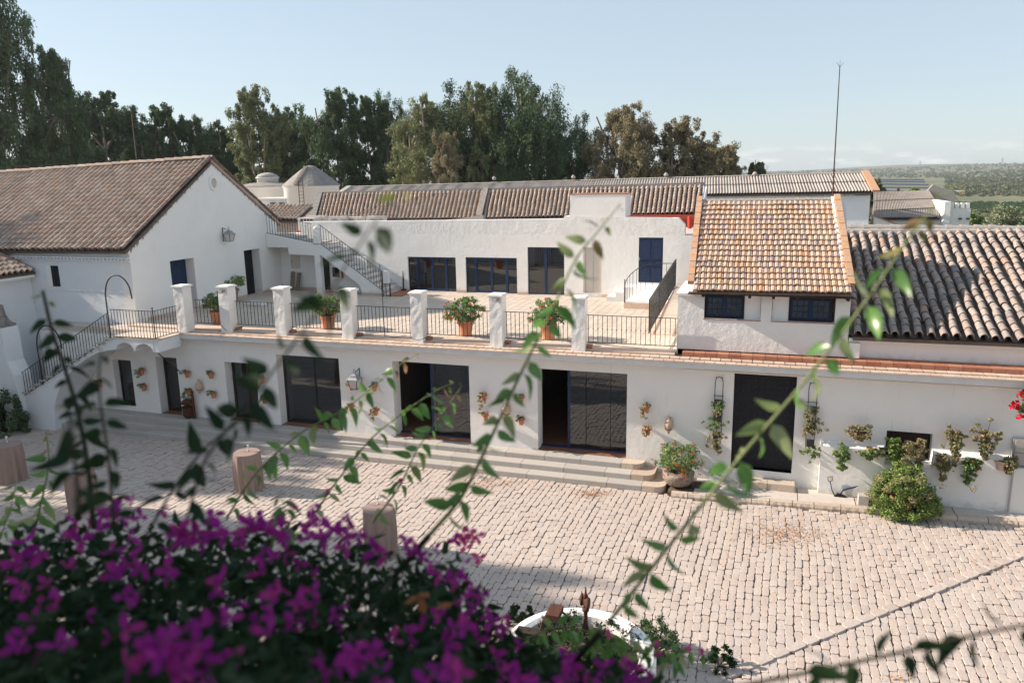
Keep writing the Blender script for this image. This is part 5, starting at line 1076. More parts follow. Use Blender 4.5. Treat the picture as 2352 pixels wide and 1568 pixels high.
me = batch('orchard', BLN, orch, 'leaf_orchard', False); tag(link('orchard', me), 'dark green orchard in straight rows on the valley floor at the right', 'orchard', kind='stuff')
sm = []
for i in range(7):
    for j in range(24):
        py = 415+i*4.6; px = 1990+j*6.6+i*2.0
        if px > 2150-(446-py)*1.1: continue
        g = PZ(px, py, -10.5); zz = land_h(g.x, g.y); wx = 6.2*(g-CAM).length/FPX; sc_k = (g-CAM).length/FPX
        sm.append((0, TRS((g.x, g.y, zz+.3), Vector((wx*.96, 0, 0)), Vector((0, 2.6*sc_k, 2.6*sc_k)), Vector((0, 0, .15)))))
me = batch('solar', CUB, sm, 'panel', False); tag(link('solar_field', me), 'rows of dark blue solar panels in the valley', 'solar field', kind='stuff')
for i, (cx, yt, yb, wpx, mat, Y, lb) in enumerate([(2008, 408, 470, 74, 'leaf_scrub', 85, 'round grey green tree at the right end of the long barn'), (1737, 362, 412, 44, 'leaf_scrub', 82, 'smallest tree, last on the right of the tree row'), (1985, 442, 462, 50, 'leaf_scrub', 95, 'small dark bush below the round grey green tree'), (2092, 428, 462, 62, 'leaf_bush', 110, 'bright green bush behind the lower barn roof'), (2290, 462, 545, 150, 'leaf_grey', 90, 'large pale green bush above the mossy tiled roof at the right'), (2225, 482, 540, 80, 'leaf_bush', 84, 'yellowish green bush beside the battlemented wall'), (2140, 436, 460, 36, 'leaf_scrub', 120, 'low bush left of the rear gable'), (2345, 505, 550, 70, 'leaf_dark', 70, 'dark bush at the right edge above the tiled roof')]):
    a, b, c0 = PY(cx-wpx/2, yb, Y), PY(cx+wpx/2, yb, Y), PY(cx, yt, Y); W_ = (b.x-a.x)/2; zb = PY(cx, yb, Y).z; Hh = c0.z-zb; cen = []; rad = []
    rgg = random.Random(i+50)
    for _ in range(38): d = Vector((rgg.gauss(0, 1), rgg.gauss(0, 1), abs(rgg.gauss(0, .9)))).normalized(); k = rgg.uniform(.55, .85); cen.append((d.x*W_*k, d.y*W_*k, d.z*Hh*k)); rad.append((W_*.22, W_*.22, Hh*.16))
    t = thing('tree' if i in (0, 1, 3, 4) else 'bush', lb, 'tree' if i in (0, 1, 3, 4) else 'bush', ((a.x+b.x)/2, Y, zb)); link('crown', cloud_mesh('crown', leaf_cloud(cen, rad, np.full(38, 110), .26, .6, .1, .4), mat), t, False)
    link('trunk', mk('trunk', *(lambda m_: (m_.V, m_.F))(MB().tube([(0, 0, -3), (.1, 0, Hh*.5)], [.25, .12], 6)), 'bark'), t, False)
# pylons far off
for (px, py) in ((1762, 386), (2112, 378), (2300, 372)):
    p = PY(px, 391, 2600); h = (391-py)/FPX*2600+8; mb = MB().bar((p.x-3, 2600, p.z-10), (p.x, 2600, p.z+h), .8).bar((p.x+3, 2600, p.z-10), (p.x, 2600, p.z+h), .8)
    for q in (.6, .8): mb.bar((p.x-6, 2600, p.z+h*q), (p.x+6, 2600, p.z+h*q), .6)
    tag(mb.obj('pylon', 'grey_metal'), ['distant pylon on the horizon just right of the tree row', 'distant pylon on the horizon above the solar field', 'distant pylon on the horizon near the right edge'][(1762, 2112, 2300).index(px)], 'pylon', 'pylons on the horizon')
p0 = PZ(1870, 397, -4); tag(MB().box(p0.x-90, p0.y, -9, p0.x+90, p0.y+14, -3.5).obj('greenhouse', 'white'), 'long low white roof far out on the plain', 'greenhouse')
p0 = PZ(2188, 432, -9); tag(MB().box(p0.x-12, p0.y, land_h(p0.x, p0.y)-1, p0.x+10, p0.y+8, land_h(p0.x, p0.y)+3).obj('white_shed', 'white'), 'little white shed in the valley by the solar panels', 'shed')

# ---------------------------------------------------------------- potted plants
POTS = {}
def potmesh(r, h, mat):
    k = (round(r, 2), round(h, 2), mat)
    if k not in POTS:
        mb = MB().lathe([(r*.62, 0), (r*.86, h*.80), (r*1.0, h*.81), (r*1.03, h), (r*.90, h), (r*.86, h*.86)], 16, capt=True); POTS[k] = mk('pot', mb.V, mb.F, mat, False)
    return POTS[k]
def flowers_at(pts, s, mat, nr):
    V = []
    for p in pts:
        k = 7; V.append(leaf_cloud([p], [(s, s, s*.7)], [k], s*1.1, .8, 0, .6, nr))
    return np.concatenate(V)
def planter(label, loc, r, h, cen, rad, cnt, size, leaf='leaf_pot', fl=None, fmat='petal_red', fs=.035, pot='terra', group=None, name='flower_pot', cat='flower pot', seed=0, potobj=None, shell=.6, droop=.2):
    nr = np.random.RandomState(seed+100); t = thing(name, label, cat, loc, group)
    if r: link('pot', potmesh(r, h, pot), t, False)
    V = leaf_cloud(cen, rad, cnt, size, .8, droop, shell, nr); link('foliage', cloud_mesh('foliage', V, leaf), t, False)
    rg = random.Random(seed); mb = MB()
    for c in cen[:14]: mb.tube([(0, 0, h*.8), ((c[0])*.5, c[1]*.5, h*.5+c[2]*.5), c], [.008, .006, .003], 4, False)
    link('stems', mk('stems', mb.V, mb.F, 'stem_dark'), t, False)
    if fl:
        me = cloud_mesh('flower', leaf_cloud([(0, 0, 0)], [(fs, fs, fs*.7)], [9], fs*1.1, .8, 0, .6, nr), fmat)
        for p in fl: link('flower', me, t, False, Matrix.LocRotScale(Vector(p), Euler((rg.random(), rg.random(), rg.random()*6)), (rg.uniform(.8, 1.3),)*3))
    return t
# four geraniums on the terrace
def dome(seed, W, H, z0, n, low=-.2):
    rg = random.Random(seed); cen = []
    for _ in range(n):
        d = Vector((rg.gauss(0, 1), rg.gauss(0, 1), rg.gauss(.3, .7))).normalized(); k = rg.uniform(.55, 1.0); z = z0+max(low, d.z)*H*k; cen.append((d.x*W*k, d.y*W*k, z))
    return cen
for i, (x, y, W, H, nf, lb, lf) in enumerate([(-17.75, 21.45, .42, .42, 5, 'sparse geranium in a terracotta pot in the first railing bay, in shade', 'leaf_pot'), (-13.55, 21.6, .50, .50, 22, 'geranium with red flowers behind the blurred leaves, in a terracotta pot', 'leaf_pot'), (-8.72, 21.6, .58, .52, 26, 'round full geranium with orange red flowers in a terracotta pot, mid terrace', 'leaf_pot'), (-6.12, 21.7, .50, .50, 22, 'rightmost terrace geranium, behind the thick green shoot', 'leaf_pot')]):
    W *= 1.1; cen = dome(i+1, W, H, .68, 60); rg = random.Random(i); fl = []
    for _ in range(nf): d = Vector((rg.gauss(0, 1), rg.gauss(0, 1)-.3, rg.gauss(.4, .7))).normalized(); fl.append((d.x*W*1.06, d.y*W*1.06, .68+max(-.3, d.z)*H*1.1))
    planter(lb, (x, y, 3.45), .27, .46, cen, [(.12, .12, .10)]*60, [52]*60, .065, lf, fl, group='geranium pots along the terrace', seed=i, name='geranium_pot')
# shrub and log planter by the gable wall
p = PZ(530, 694, 3.45)
planter('green shrub in an old log planter against the gable wall', (p.x-.1, p.y+.3, 3.45), .26, .5, dome(9, .55, .38, .72, 34), [(.13, .13, .1)]*34, [40]*34, .06, 'leaf_bush', pot='basket', seed=9, name='shrub_planter', cat='planter')
tag(MB().prism([(-.35, 0), (.4, 0), (.34, .12), (-.28, .14)], 'y', 0, .35).obj('white_slab', 'cornice'), 'broken white slab lying on the terrace beside the log planter', 'slab').location = PZ(592*.98, 702, 3.46)
# wall pots on the shaded and lit facade
WP = [(228, 880, .22, 'leaf_pot', 'small wall pot deep under the stair arch'), (325, 852, .22, 'leaf_pot', 'upper of two wall pots right of the arch window, with bushy plant'), (330, 889, .05, 'leaf_pot', 'lower of two wall pots right of the arch window'), (430, 858, .03, 'leaf_pot', 'upper left wall pot of the four round the clay jug'), (484, 860, .04, 'leaf_pot', 'upper right wall pot of the four round the clay jug'), (434, 900, .22, 'leaf_pot', 'lower left wall pot of the four round the clay jug, trailing'), (490, 905, .05, 'leaf_pot', 'lower right wall pot of the four round the clay jug'), (600, 871, .03, 'leaf_dry', 'upper wall pot just left of the first sliding door'), (607, 917, .12, 'leaf_pot', 'lower wall pot just left of the first sliding door, bushy'), (806, 886, .05, 'leaf_dry', 'wall pot directly below the facade lantern'), (859, 888, .03, 'leaf_dark', 'wall pot upper right of the facade lantern group'), (807, 935, .10, 'leaf_dry', 'lower left wall pot of the lantern group'), (862, 944, .25, 'leaf_dry', 'lower right wall pot of the lantern group, trailing'), (1112, 910, .32, 'leaf_dry', 'upper left wall pot right of the middle glass door, trailing'), (1115, 956, .02, 'leaf_dry', 'lower left wall pot right of the middle glass door, behind a leaf'), (1196, 914, .10, 'leaf_dry', 'upper right wall pot of the group left of the widest door'), (1197, 965, .05, 'leaf_dry', 'lower right wall pot of the group left of the widest door'), (1485, 937, .26, 'leaf_dry', 'upper wall pot right of the widest glass door, trailing'), (1487, 988, .16, 'leaf_dry', 'lower wall pot right of the widest glass door')]
for i, (px, py, hang, lf, lb) in enumerate(WP):
    p = PY(px, py, 20.14); rg = random.Random(i+3); cen = [(rg.gauss(-.02, .07), rg.gauss(-.04, .04), .20+rg.random()*.06) for _ in range(7)]
    nh = int(hang*40); cen += [(-.08+rg.gauss(0, .035+.03*(k/max(1, nh))), -.13+rg.gauss(0, .03), .18-hang*1.3*(k/max(1, nh))) for k in range(nh)]
    t = planter(lb, (p.x, 20.145, p.z-.13), .098, .21, cen, [(.055, .05, .04)]*len(cen), [22]*len(cen), .038, lf, group='terracotta pots hung on the facade', seed=i, name='wall_pot', cat='wall pot')
    t.rotation_euler = (0, R(rg.uniform(-6, 6)), 0)
    mb = MB().tube([(.11*math.cos(R(a)), .11*math.sin(R(a)), .17) for a in range(0, 361, 30)], .006, 4, False); link('ring', mk('ring', mb.V, mb.F, 'iron'), t, False)
for i, (px, py, lb) in enumerate([(457, 886, 'pale clay jug hanging among the four pots at the left'), (1163, 940, 'pale clay jug hanging left of the widest door, half behind a leaf'), (1536, 974, 'pale clay jug hanging on the sunny wall right of the widest door')]):
    p = PY(px, py, 20.14); t = thing('clay_jug', lb, 'jug', (p.x, 20.135, p.z-.2), 'clay jugs hung on the facade')
    mb = MB().lathe([(.02, -.06), (.045, 0), (.085, .06), (.125, .16), (.12, .24), (.07, .31), (.04, .34), (.038, .40), (.055, .42), (.045, .425), (.03, .40)], 18); link('jug_body', mk('jug_body', mb.V, mb.F, 'clay', True), t, False)
    mb = MB().tube([(.04, 0, .39), (.10, 0, .40), (.125, 0, .35), (.10, 0, .28)], .012, 5); link('handle', mk('handle', mb.V, mb.F, 'clay', True), t, False)
    mb = MB().tube([(.10*math.cos(R(a)), .10*math.sin(R(a)), .075) for a in range(0, 361, 30)], .008, 4, False).bar((0, .08, .075), (0, .12, .09), .012); link('ring', mk('ring', mb.V, mb.F, 'iron'), t, False)
# tall iron plant hangers beside the studded gate
for i, (x, z1, z0, lb, masses) in enumerate([(-1.06, 2.98, 1.25, 'tall iron hanger of trailing plants left of the studded gate', [(2.25, .14, .16, 'leaf_pot'), (2.05, .12, .12, 'leaf_dry'), (1.78, .24, .22, 'leaf_pot'), (1.40, .24, .33, 'leaf_dry'), (1.12, .10, .22, 'leaf_dry')]), (1.24, 2.98, 1.25, 'tall iron hanger of drying plants right of the studded gate', [(2.25, .13, .14, 'leaf_dry'), (2.0, .20, .20, 'leaf_dry'), (1.75, .23, .18, 'leaf_dry'), (1.22, .28, .26, 'leaf_pot')])]):
    t = thing('plant_hanger', lb, 'plant hanger', (x, 20.2, z0), 'plant hangers beside the gate'); fr = MB()
    for s_ in (-.10, .10): fr.tube([(x+s_*.7, 20.22, z1), (x+s_*1.0, 20.2, z1-.14), (x+s_, 20.2, z1-.5), (x+s_, 20.2, z0)], .010, 5)
    for z in (z1-.5, z1-1.0): fr.bar((x-.13, 20.2, z), (x+.13, 20.2, z), .014)
    fr.tube([(x-.09, 20.22, z1), (x-.04, 20.22, z1-.015), (x, 20.22, z1+.015), (x+.04, 20.22, z1-.015), (x+.09, 20.22, z1)], .010, 5).obj('hanger_frame', 'iron', t)
    for z in (z1-.62, z1-1.05, z1-1.5): MB().prism([(x-.085, 20.06), (x+.085, 20.06), (x+.085, 20.2), (x-.085, 20.2)], 'z', z-.14, z+.02).obj('trough', 'iron', t)
    for k, (z, rx, rz_, lf) in enumerate(masses):
        rg = random.Random(k+i*9); cen = [(x+rg.gauss(0, rx*.5), 20.08+rg.gauss(0, .05), z+rg.gauss(0, rz_*.42)) for _ in range(22)]
        link('foliage', cloud_mesh('foliage', leaf_cloud(cen, [(.06, .05, .05)]*22, [26]*22, .042, .8, .3, .6), lf), t)
# planters on the right wall
RWP = [(1974, 990, .26, .14, .16, 'leaf_dry', 0, 'wide drying plant on the right wall above the plough'), (1936, 1043, .14, .20, .30, 'leaf_pot', 0, 'narrow trailing green plant above the plough handle'), (2000, 1036, .22, .10, .16, 'leaf_pot', 9, 'plant with bright red flowers left of the shuttered window'), (2058, 1030, .26, .22, .36, 'leaf_bush', 0, 'green plant spilling from the left of the shuttered window down to the bush'), (2112, 1028, .30, .16, .38, 'leaf_dry', 0, 'drying plant spilling over the right half of the shuttered window sill'), (2197, 1004, .20, .20, .46, 'leaf_dry', 0, 'long trailing plant right of the shuttered window, upper row'), (2267, 1006, .28, .22, .42, 'leaf_dry', 0, 'biggest trailing plant of the upper row, near the grey hatch'), (2165, 1058, .20, .18, .40, 'leaf_dry', 0, 'lower trailing plant just right of the shuttered window'), (2230, 1066, .28, .14, .42, 'leaf_pot', 5, 'low hanging plant with a few red flowers at the left'), (2318, 1062, .14, .12, .20, 'leaf_dry', 0, 'small plant beside the empty clay pot near the grey hatch')]
for i, (px, py, rx, rz_, hang, lf, nf, lb) in enumerate(RWP):
    p = PY(px, py, 20.0); rg = random.Random(i+30); cen = [(rg.gauss(0, rx*.5), -.12+rg.gauss(0, .06), rg.gauss(0, rz_*.6)) for _ in range(36)]
    nh = int(hang*45); xo = rg.uniform(-.1, .1)*rx; cen += [(xo+rg.gauss(0, rx*.34*(1-.6*k/nh)), -.16+rg.gauss(0, .03), -rz_*.4-hang*(k/nh)) for k in range(nh)]
    fl = [(rg.gauss(0, rx*.6), -.2, rg.gauss(0, rz_*.9)) for _ in range(nf)] or None
    planter(lb, (p.x, 20.06, p.z), 0, .05, cen, [(.065, .055, .05)]*len(cen), [44]*len(cen), .048, lf, fl, 'petal_red', .035, group='plants hung on the right wall', seed=i+40, name='hanging_plant', cat='hanging plant')
    pt = link('pot', potmesh(.11, .2, 'terra'), bpy.data.objects[('hanging_plant' if not i else 'hanging_plant.%03d' % i)], False, Matrix.Translation((0, -.02, -.12)))
p = PY(2302, 1068, 20.0); t = thing('empty_pot', 'pale empty clay pot on the wall near the grey hatch', 'wall pot', (p.x, 20.06, p.z-.12)); link('pot', potmesh(.16, .22, 'clay'), t, False)
mb = MB().lathe([(.13, .19), (.001, .191)], 14, capb=False, capt=False); link('soil', mk('soil', mb.V, mb.F, 'earth'), t, False)
# crimson flowers hanging in at the right edge
p = PY(2350, 905, 19.6); cen = [(rg.gauss(.22-.1*k/6, .08), rg.gauss(0, .06), -.08*k+.2) for k in range(9) for _ in range(3)]
planter('branch with crimson flower heads hanging in at the right edge', (p.x, 19.7, p.z), 0, .1, cen, [(.08, .07, .06)]*27, [26]*27, .06, 'leaf_pot', [(.0, -.05, -.02), (-.03, -.05, -.07), (-.12, -.05, -.26), (-.14, -.06, -.32), (-.08, -.05, -.34), (.03, -.05, .02), (.0, -.05, -.55)], 'petal_crimson', .075, name='flowering_branch', cat='branch', seed=77)
# geranium in a rough stone pot by the steps, bush by the right wall, plant at the far left
t = thing('stone_pot_geranium', 'large geranium with orange red flowers in a rough stone pot beside the steps', 'flower pot', (-1.98, 19.62, .12))
mb = MB(); pr = [(.20, 0), (.33, .08), (.40, .22), (.42, .34), (.37, .40), (.30, .38)]; mb.lathe(pr, 18); rg = random.Random(2)
for v in mb.V: v.x *= 1+(rg.random()-.5)*.16; v.y *= 1+(rg.random()-.5)*.16; v.z += (rg.random()-.5)*.04
link('stone_pot', mk('stone_pot', mb.V, mb.F, 'basket', True), t, False)
cen = dome(31, .62, .50, .66, 60, -.35); link('foliage', cloud_mesh('foliage', leaf_cloud(cen, [(.12, .12, .10)]*60, [40]*60, .055, .8, .1, .6), 'leaf_pot'), t, False)
me = cloud_mesh('flower', leaf_cloud([(0, 0, 0)], [(.04, .04, .03)], [9], .045, .8, 0, .6), 'petal_red')
for _ in range(28): d = Vector((rg.gauss(0, 1), rg.gauss(-.4, .8), rg.gauss(.3, .7))).normalized(); link('flower', me, t, False, Matrix.Translation((d.x*.70, d.y*.66, .66+d.z*.55)))
mb = MB()
for c in cen[:16]: mb.tube([(0, 0, .3), (c[0]*.6, c[1]*.6, .45), c], [.015, .01, .005], 4, False)
link('stems', mk('stems', mb.V, mb.F, 'stem_dark'), t, False)
def bush(label, loc, W, D_, H, mat, n, size, seed, name='bush', cat='bush', cnt=60, flat=0):
    t = thing(name, label, cat, loc); rg = random.Random(seed); cen = []; rad = []
    for _ in range(n):
        d = Vector((rg.gauss(0, 1), rg.gauss(0, 1), abs(rg.gauss(.1, .8)))).normalized(); k = rg.uniform(.6, .92); cen.append((d.x*W*k, d.y*D_*k, d.z*H*k)); rad.append((W*.17, D_*.17, H*.12))
    link('foliage', cloud_mesh('foliage', leaf_cloud(cen, rad, [cnt]*n, size, .55, -.3, .5), mat), t, False)
    mb = MB()
    for c in cen[::3]: mb.tube([(0, 0, 0), (c[0]*.5, c[1]*.5, c[2]*.6), c], [.02, .012, .004], 4, False)
    link('stems', mk('stems', mb.V, mb.F, 'stem_dark'), t, False); return t
t = bush('round green bush spilling over the kerb at the foot of the right wall', (3.40, 19.55, .1), .86, .66, 1.25, 'leaf_bush', 170, .060, 5, cnt=110)
cen = [(rg.gauss(.05, .12), .3+rg.gauss(0, .07), 1.05+.07*k) for k in range(9) for _ in range(4)]; cd_ = [(rg.gauss(0, .45), -.45+rg.gauss(0, .15), .25+rg.random()*.8) for _ in range(26)]; link('dry_foliage', cloud_mesh('dry_foliage', leaf_cloud(cd_, [(.12, .1, .1)]*26, [50]*26, .05, .5, -.2, .6), 'leaf_dry'), t, False); link('top_shoots', cloud_mesh('top_shoots', leaf_cloud(cen, [(.10, .07, .06)]*36, [26]*36, .05, .5, -.2, .6), 'leaf_dry'), t, False)
link('pot', potmesh(.30, .35, 'terra'), t, False)
p = PZ(-22, 1000, 0); bush('dark bush in shade at the far left foot of the buttress', (p.x+.25, p.y+.4, 0), .8, .7, 1.7, 'leaf_dark', 60, .09, 6, cnt=80)
mb = MB().box(-.2, -.12, 0, .03, .12, .24); tag(mb.obj('stone_block', 'granite'), 'small pale stone block between the plough and the round bush', 'stone block').location = (PZ(1990, 1157, .13).x, PZ(1990, 1157, .13).y, .13)
# blue plough leaning on the wall
pl = thing('plough', 'old blue iron plough with a looped handle standing against the right wall', 'plough', (2.0, 19.95, .13))
b0 = PY(1916, 1141, 19.98)
MB().tube([PY(1926, 1142, 19.98), PY(1917, 1138, 19.98), PY(1911, 1125, 19.98), PY(1907, 1106, 20.0)], [.016, .016, .014, .012], 6).obj('handle_shaft', 'blue', pl)
MB().tube([PY(1907, 1106, 20.0), PY(1902, 1103, 20.0), PY(1901, 1095, 20.0), PY(1912, 1094, 20.0), PY(1912, 1102, 20.0), PY(1907, 1106, 20.0)], .010, 5).obj('handle_loop', 'rust', pl)
MB().tube([PY(1929, 1142, 19.97), PY(1930, 1132, 19.97), PY(1936, 1125, 19.97), PY(1950, 1121, 19.97), PY(1962, 1118.5, 19.97), PY(1972, 1115, 19.97)], [.03, .03, .026, .024, .022, .004], 7).obj('beam', 'blue', pl)
MB().prism([(-.12, 0), (.14, 0), (.16, .02), (.08, .05), (-.04, .08)], 'y', -.05, .04).obj('ploughshare', 'dkblue', pl, False, True).location = (0, 0, 0)
o = bpy.data.objects['ploughshare']; o.matrix_parent_inverse = Matrix.Identity(4); o.location = (.0, 0, .0)
sg = thing('garden_tap', 'dark little tap and hose end low on the wall left of the gate', 'tap', (-1.15, 20.2, .3))
MB().tube([PY(1628, 1083, 20.2), PY(1640, 1087, 20.15)], .025, 6).tube([PY(1633, 1078, 20.15), PY(1636, 1092, 20.1)], .02, 6).tube([PY(1642, 1086, 20.1), PY(1660, 1094, 20.0)], .012, 5).obj('tap_body', 'dkblue', sg)
dg = MB().box(-1.72, 19.50, .129, -1.02, 19.95, .137); gr_ = tag(dg.obj('drain_grate', 'iron'), 'dark square drain grate in the pavement beside the stone pot', 'drain grate')
for k in range(6): MB().box(-1.68+k*.11, 19.54, .138, -1.63+k*.11, 19.91, .146).obj('grate_bar', 'rust', gr_)

# ---------------------------------------------------------------- cocktail tables
def table(label, x, y, seed, h=1.07, r=.345, puddle=.06):
    t = thing('cocktail_table', label, 'table', (x, y, 0), 'cloth covered cocktail tables in the courtyard'); rg = random.Random(seed); n = 96; nf = 11; ph = [rg.random()*6 for _ in range(4)]
    V = []; lv = [(1.0, h, 0), (1.005, h-.012, .0), (1.03, h-.07, .02), (1.06, h*.75, .06), (1.08, h*.5, .085), (1.06, h*.25, .10), (1.04, .05, .11), (1.16, .0, .13)]
    for q, (rr, z, am) in enumerate(lv):
        for j in range(n):
            a = 2*math.pi*j/n; f = math.sin(nf*a+ph[0]+.8*math.sin(2*a+ph[1]))+.5*math.sin(7*a+ph[2]); w_ = r*rr+am*f*.55*(.7+.3*math.sin(3*a+ph[3]))-am*.25
            V.append((w_*math.cos(a), w_*math.sin(a), z))
    F = [(q*n+j, q*n+(j+1) % n, (q+1)*n+(j+1) % n, (q+1)*n+j) for q in range(len(lv)-1) for j in range(n)]; F = [f[::-1] for f in F]; F.append(tuple(range(n)))
    me = mk('tablecloth', V, F, 'tancloth', True); me.polygons[len(F)-1].use_smooth = False; link('tablecloth', me, t, False)
    mb = MB().lathe([(r*.96, h-.03), (r*.96, h+.001)], 40); link('tabletop', mk('tabletop', mb.V, mb.F, 'tancloth'), t, False)
    return t
table('cocktail table cut off by the left edge, in shade', -20.15, 15.15, 1); table('cocktail table with a dark metal tray behind the dark stems', -16.45, 14.12, 2); table('cocktail table in front of the first sliding door', -13.12, 16.45, 3); table('cocktail table with a sunlit round top above the purple flowers', -7.95, 14.2, 4)
def decor(label, x, y, z, s=1):
    t = thing('bud_vase', label, 'vase', (x, y, z)); mb = MB().lathe([(.035, 0), (.012, .03), (.010, .09), (.03, .13), (.035, .17), (.03, .18)], 12); link('glass_body', mk('glass_body', mb.V, mb.F, 'white', True), t, False)
    link('dark_flower', cloud_mesh('dark_flower', leaf_cloud([(-.03, 0, .16)], [(.04, .04, .03)], [22], .04, .7, 0, .6), 'stem_dark'), t, False)
    mb = MB().box(-.15, -.07, .001, -.03, -.055, .006).tube([(-.02, -.1, .006), (.02, -.04, .01)], .004, 4); link('cutlery', mk('cutlery', mb.V, mb.F, 'grey_metal'), t, False)
decor('little white vase with a dark flower on the table before the first sliding door', -13.1, 16.5, 1.075); decor('small vase with a dark flower on the sunlit round table', -8.05, 14.36, 1.075)
decor('small vase on the table at the left edge', -20.3, 15.25, 1.075)
tag(MB().lathe([(.14, 0), (.17, .02), (.175, .03), (.15, .025), (.13, .01)], 24).obj('metal_tray', 'grey_metal'), 'round dark metal tray on the table behind the dark stems', 'tray').location = (-16.5, 14.0, 1.075)
# rusty brazier post by the steps
bp_ = PZ(451, 992, 0); bz = thing('rusty_brazier', 'rusty iron post holding a bucket and raised lid before the steps', 'brazier', (bp_.x, bp_.y, 0))
MB().prism([(-.05, 0), (.05, 0), (.03, 1.25), (.02, 1.33), (-.02, 1.33), (-.03, 1.25)], 'y', -.03, .03).lathe([(.02, 1.33), (.045, 1.38), (.02, 1.43), (.001, 1.47)], 8).obj('post', 'rust', bz, False, False)
MB().lathe([(.11, .50), (.18, .58), (.185, .86), (.195, .88), (.17, .87), (.16, .6)], 18, (-.24, 0, 0), capt=True).obj('bucket', 'rust', bz, True, False)
MB().lathe([(.20, .98), (.18, 1.07), (.10, 1.13), (.02, 1.15)], 18, (-.24, 0, 0)).obj('lid', 'rust', bz, True, False)
MB().tube([(-.30, 0, 1.14), (-.20, 0, 1.22), (-.08, 0, 1.28), (-.02, 0, 1.20)], .012, 5).tube([(-.24, 0, 1.14), (-.14, 0, 1.20), (-.03, 0, 1.15)], .010, 5).tube([(-.1, 0, .52), (-.06, 0, .35), (-.02, 0, .2)], .014, 5).obj('scrollwork', 'iron', bz, False, False)
MB().tube([(-19.0*0+0, 0, 0), (0, 0, 0)], .01, 4)
# iron stay hooked between wall and door
a, b = PY(363, 811, 19.4), PY(419, 858, 20.1); tag(MB().tube([a, b], .018, 5).obj('iron_stay', 'iron'), 'black iron rod slanting down from under the stair landing', 'rod')

# ---------------------------------------------------------------- well in the foreground with planting and rusty pump
wl = thing('round_well', 'round white well kerb filled with dark planting, in the foreground', 'well', WELL)
MB().lathe([(1.24, 0), (1.24, .70), (1.20, .76), (1.06, .78), (.98, .74), (.96, .3)], 48, tuple(WELL), capb=False, capt=False).obj('well_ring', 'plaster', wl, False)
mb = MB().lathe([(.97, .55), (.7, .66), (.35, .72), (.001, .74)], 24, tuple(WELL), capb=False, capt=False); mb.obj('soil', 'earth', wl)
rg = random.Random(8); cen = [(WELL.x+rg.uniform(-.85, .85), WELL.y+rg.gauss(0, .42), .74+rg.random()*.08) for _ in range(150)]
link('planting', cloud_mesh('planting', leaf_cloud(cen, [(.12, .12, .05)]*150, [40]*150, .05, .5, -.3, .6), 'leaf_shade'), wl)
pb_ = PZ(1345, 1448, .74); pm = thing('rusty_pump', 'rusty iron pump head on a pipe standing in the white well', 'pump', tuple(pb_))
zt = PY(1347, 1398, pb_.y).z-pb_.z
MB().lathe([(.07, 0), (.06, .05), (.045, .1), (.035, zt*.5), (.035, zt-.05), (.06, zt-.03), (.06, zt+.02)], 12).obj('pipe', 'rust', pm, True, False)
mb = MB().lathe([(.085, -.13), (.10, -.12), (.10, -.08), (.075, -.07), (.08, .02), (.10, .03), (.10, .09), (.07, .10)], 18)
V = [Vector((v.z*.8, v.x*1.0+v.z*-.6, v.y)) + Vector((0, 0, zt+.13)) for v in mb.V]; link('pump_head', mk('pump_head', V, mb.F, 'rust', True), pm, False)
MB().lathe([(.035, zt+.2), (.045, zt+.25), (.02, zt+.28), (.012, zt+.38), (.001, zt+.42)], 10).obj('finial', 'rust', pm, True, False)
wm = thing('rusty_winch', 'dark rusty winch frame standing over the well', 'winch', (WELL.x-.75, WELL.y+.2, .7)); c_ = PZ(1275, 1420, 1.0)
mb = MB()
for dx in (-.12, .12): mb.tube([(c_.x-.25, c_.y+dx, .72), (c_.x-.18, c_.y+dx, 1.0), (c_.x, c_.y+dx, 1.12), (c_.x+.2, c_.y+dx, 1.0), (c_.x+.26, c_.y+dx, .72)], .02, 6)
mb.obj('frame', 'rust', wm); MB().box(c_.x-.12, c_.y-.18, 1.06, c_.x+.10, c_.y+.18, 1.16).obj('block', 'rust', wm); MB().box(c_.x-.6, c_.y-.3, .74, c_.x-.1, c_.y-.12, .84).obj('beam', 'darkwood', wm)
for i, (px, py, W, H, n, lb) in enumerate([(1500, 1500, .50, .75, 46, 'dark rosemary like shrub right of the white well'), (1195, 1428, .30, .4, 20, 'small dark shrub left of the well by the flowers'), (1650, 1528, .34, .42, 20, 'low dark shrub beside the stone band at the bottom'), (1470, 1580, .35, .42, 22, 'low shrub below the white well at the bottom edge')]):
    p = PZ(px, py, 0); bush(lb, (p.x, p.y, 0), W, W, H, 'leaf_shade' if i else 'leaf_dark', n, .05, i+60, name='shrub', cat='shrub', cnt=70)

# ---------------------------------------------------------------- the house we stand in, plus an unseen wall added at the left for shade
hb_ = thing('near_house', 'white house the courtyard is seen from, with an unseen wall added at the left to cast shade', 'building', (-6, 0, 0))
MB().box(-9, -4, -.1, -5.2, 2.25, 9.95).obj('wall', 'plaster', hb_); MB().box(-34, -10, -.1, 14, -1.2, 9.4).obj('main_wall', 'plaster', hb_); MB().box(-34.2, -10.2, 9.4, 14.2, -1.0, 9.6).obj('main_eave', 'tile_mid', hb_); MB().box(-9.3, -4.3, 9.95, -5.1, 2.35, 10.1).obj('eave', 'tile_mid', hb_)  # short wall and its eave are added to shade the bougainvillea

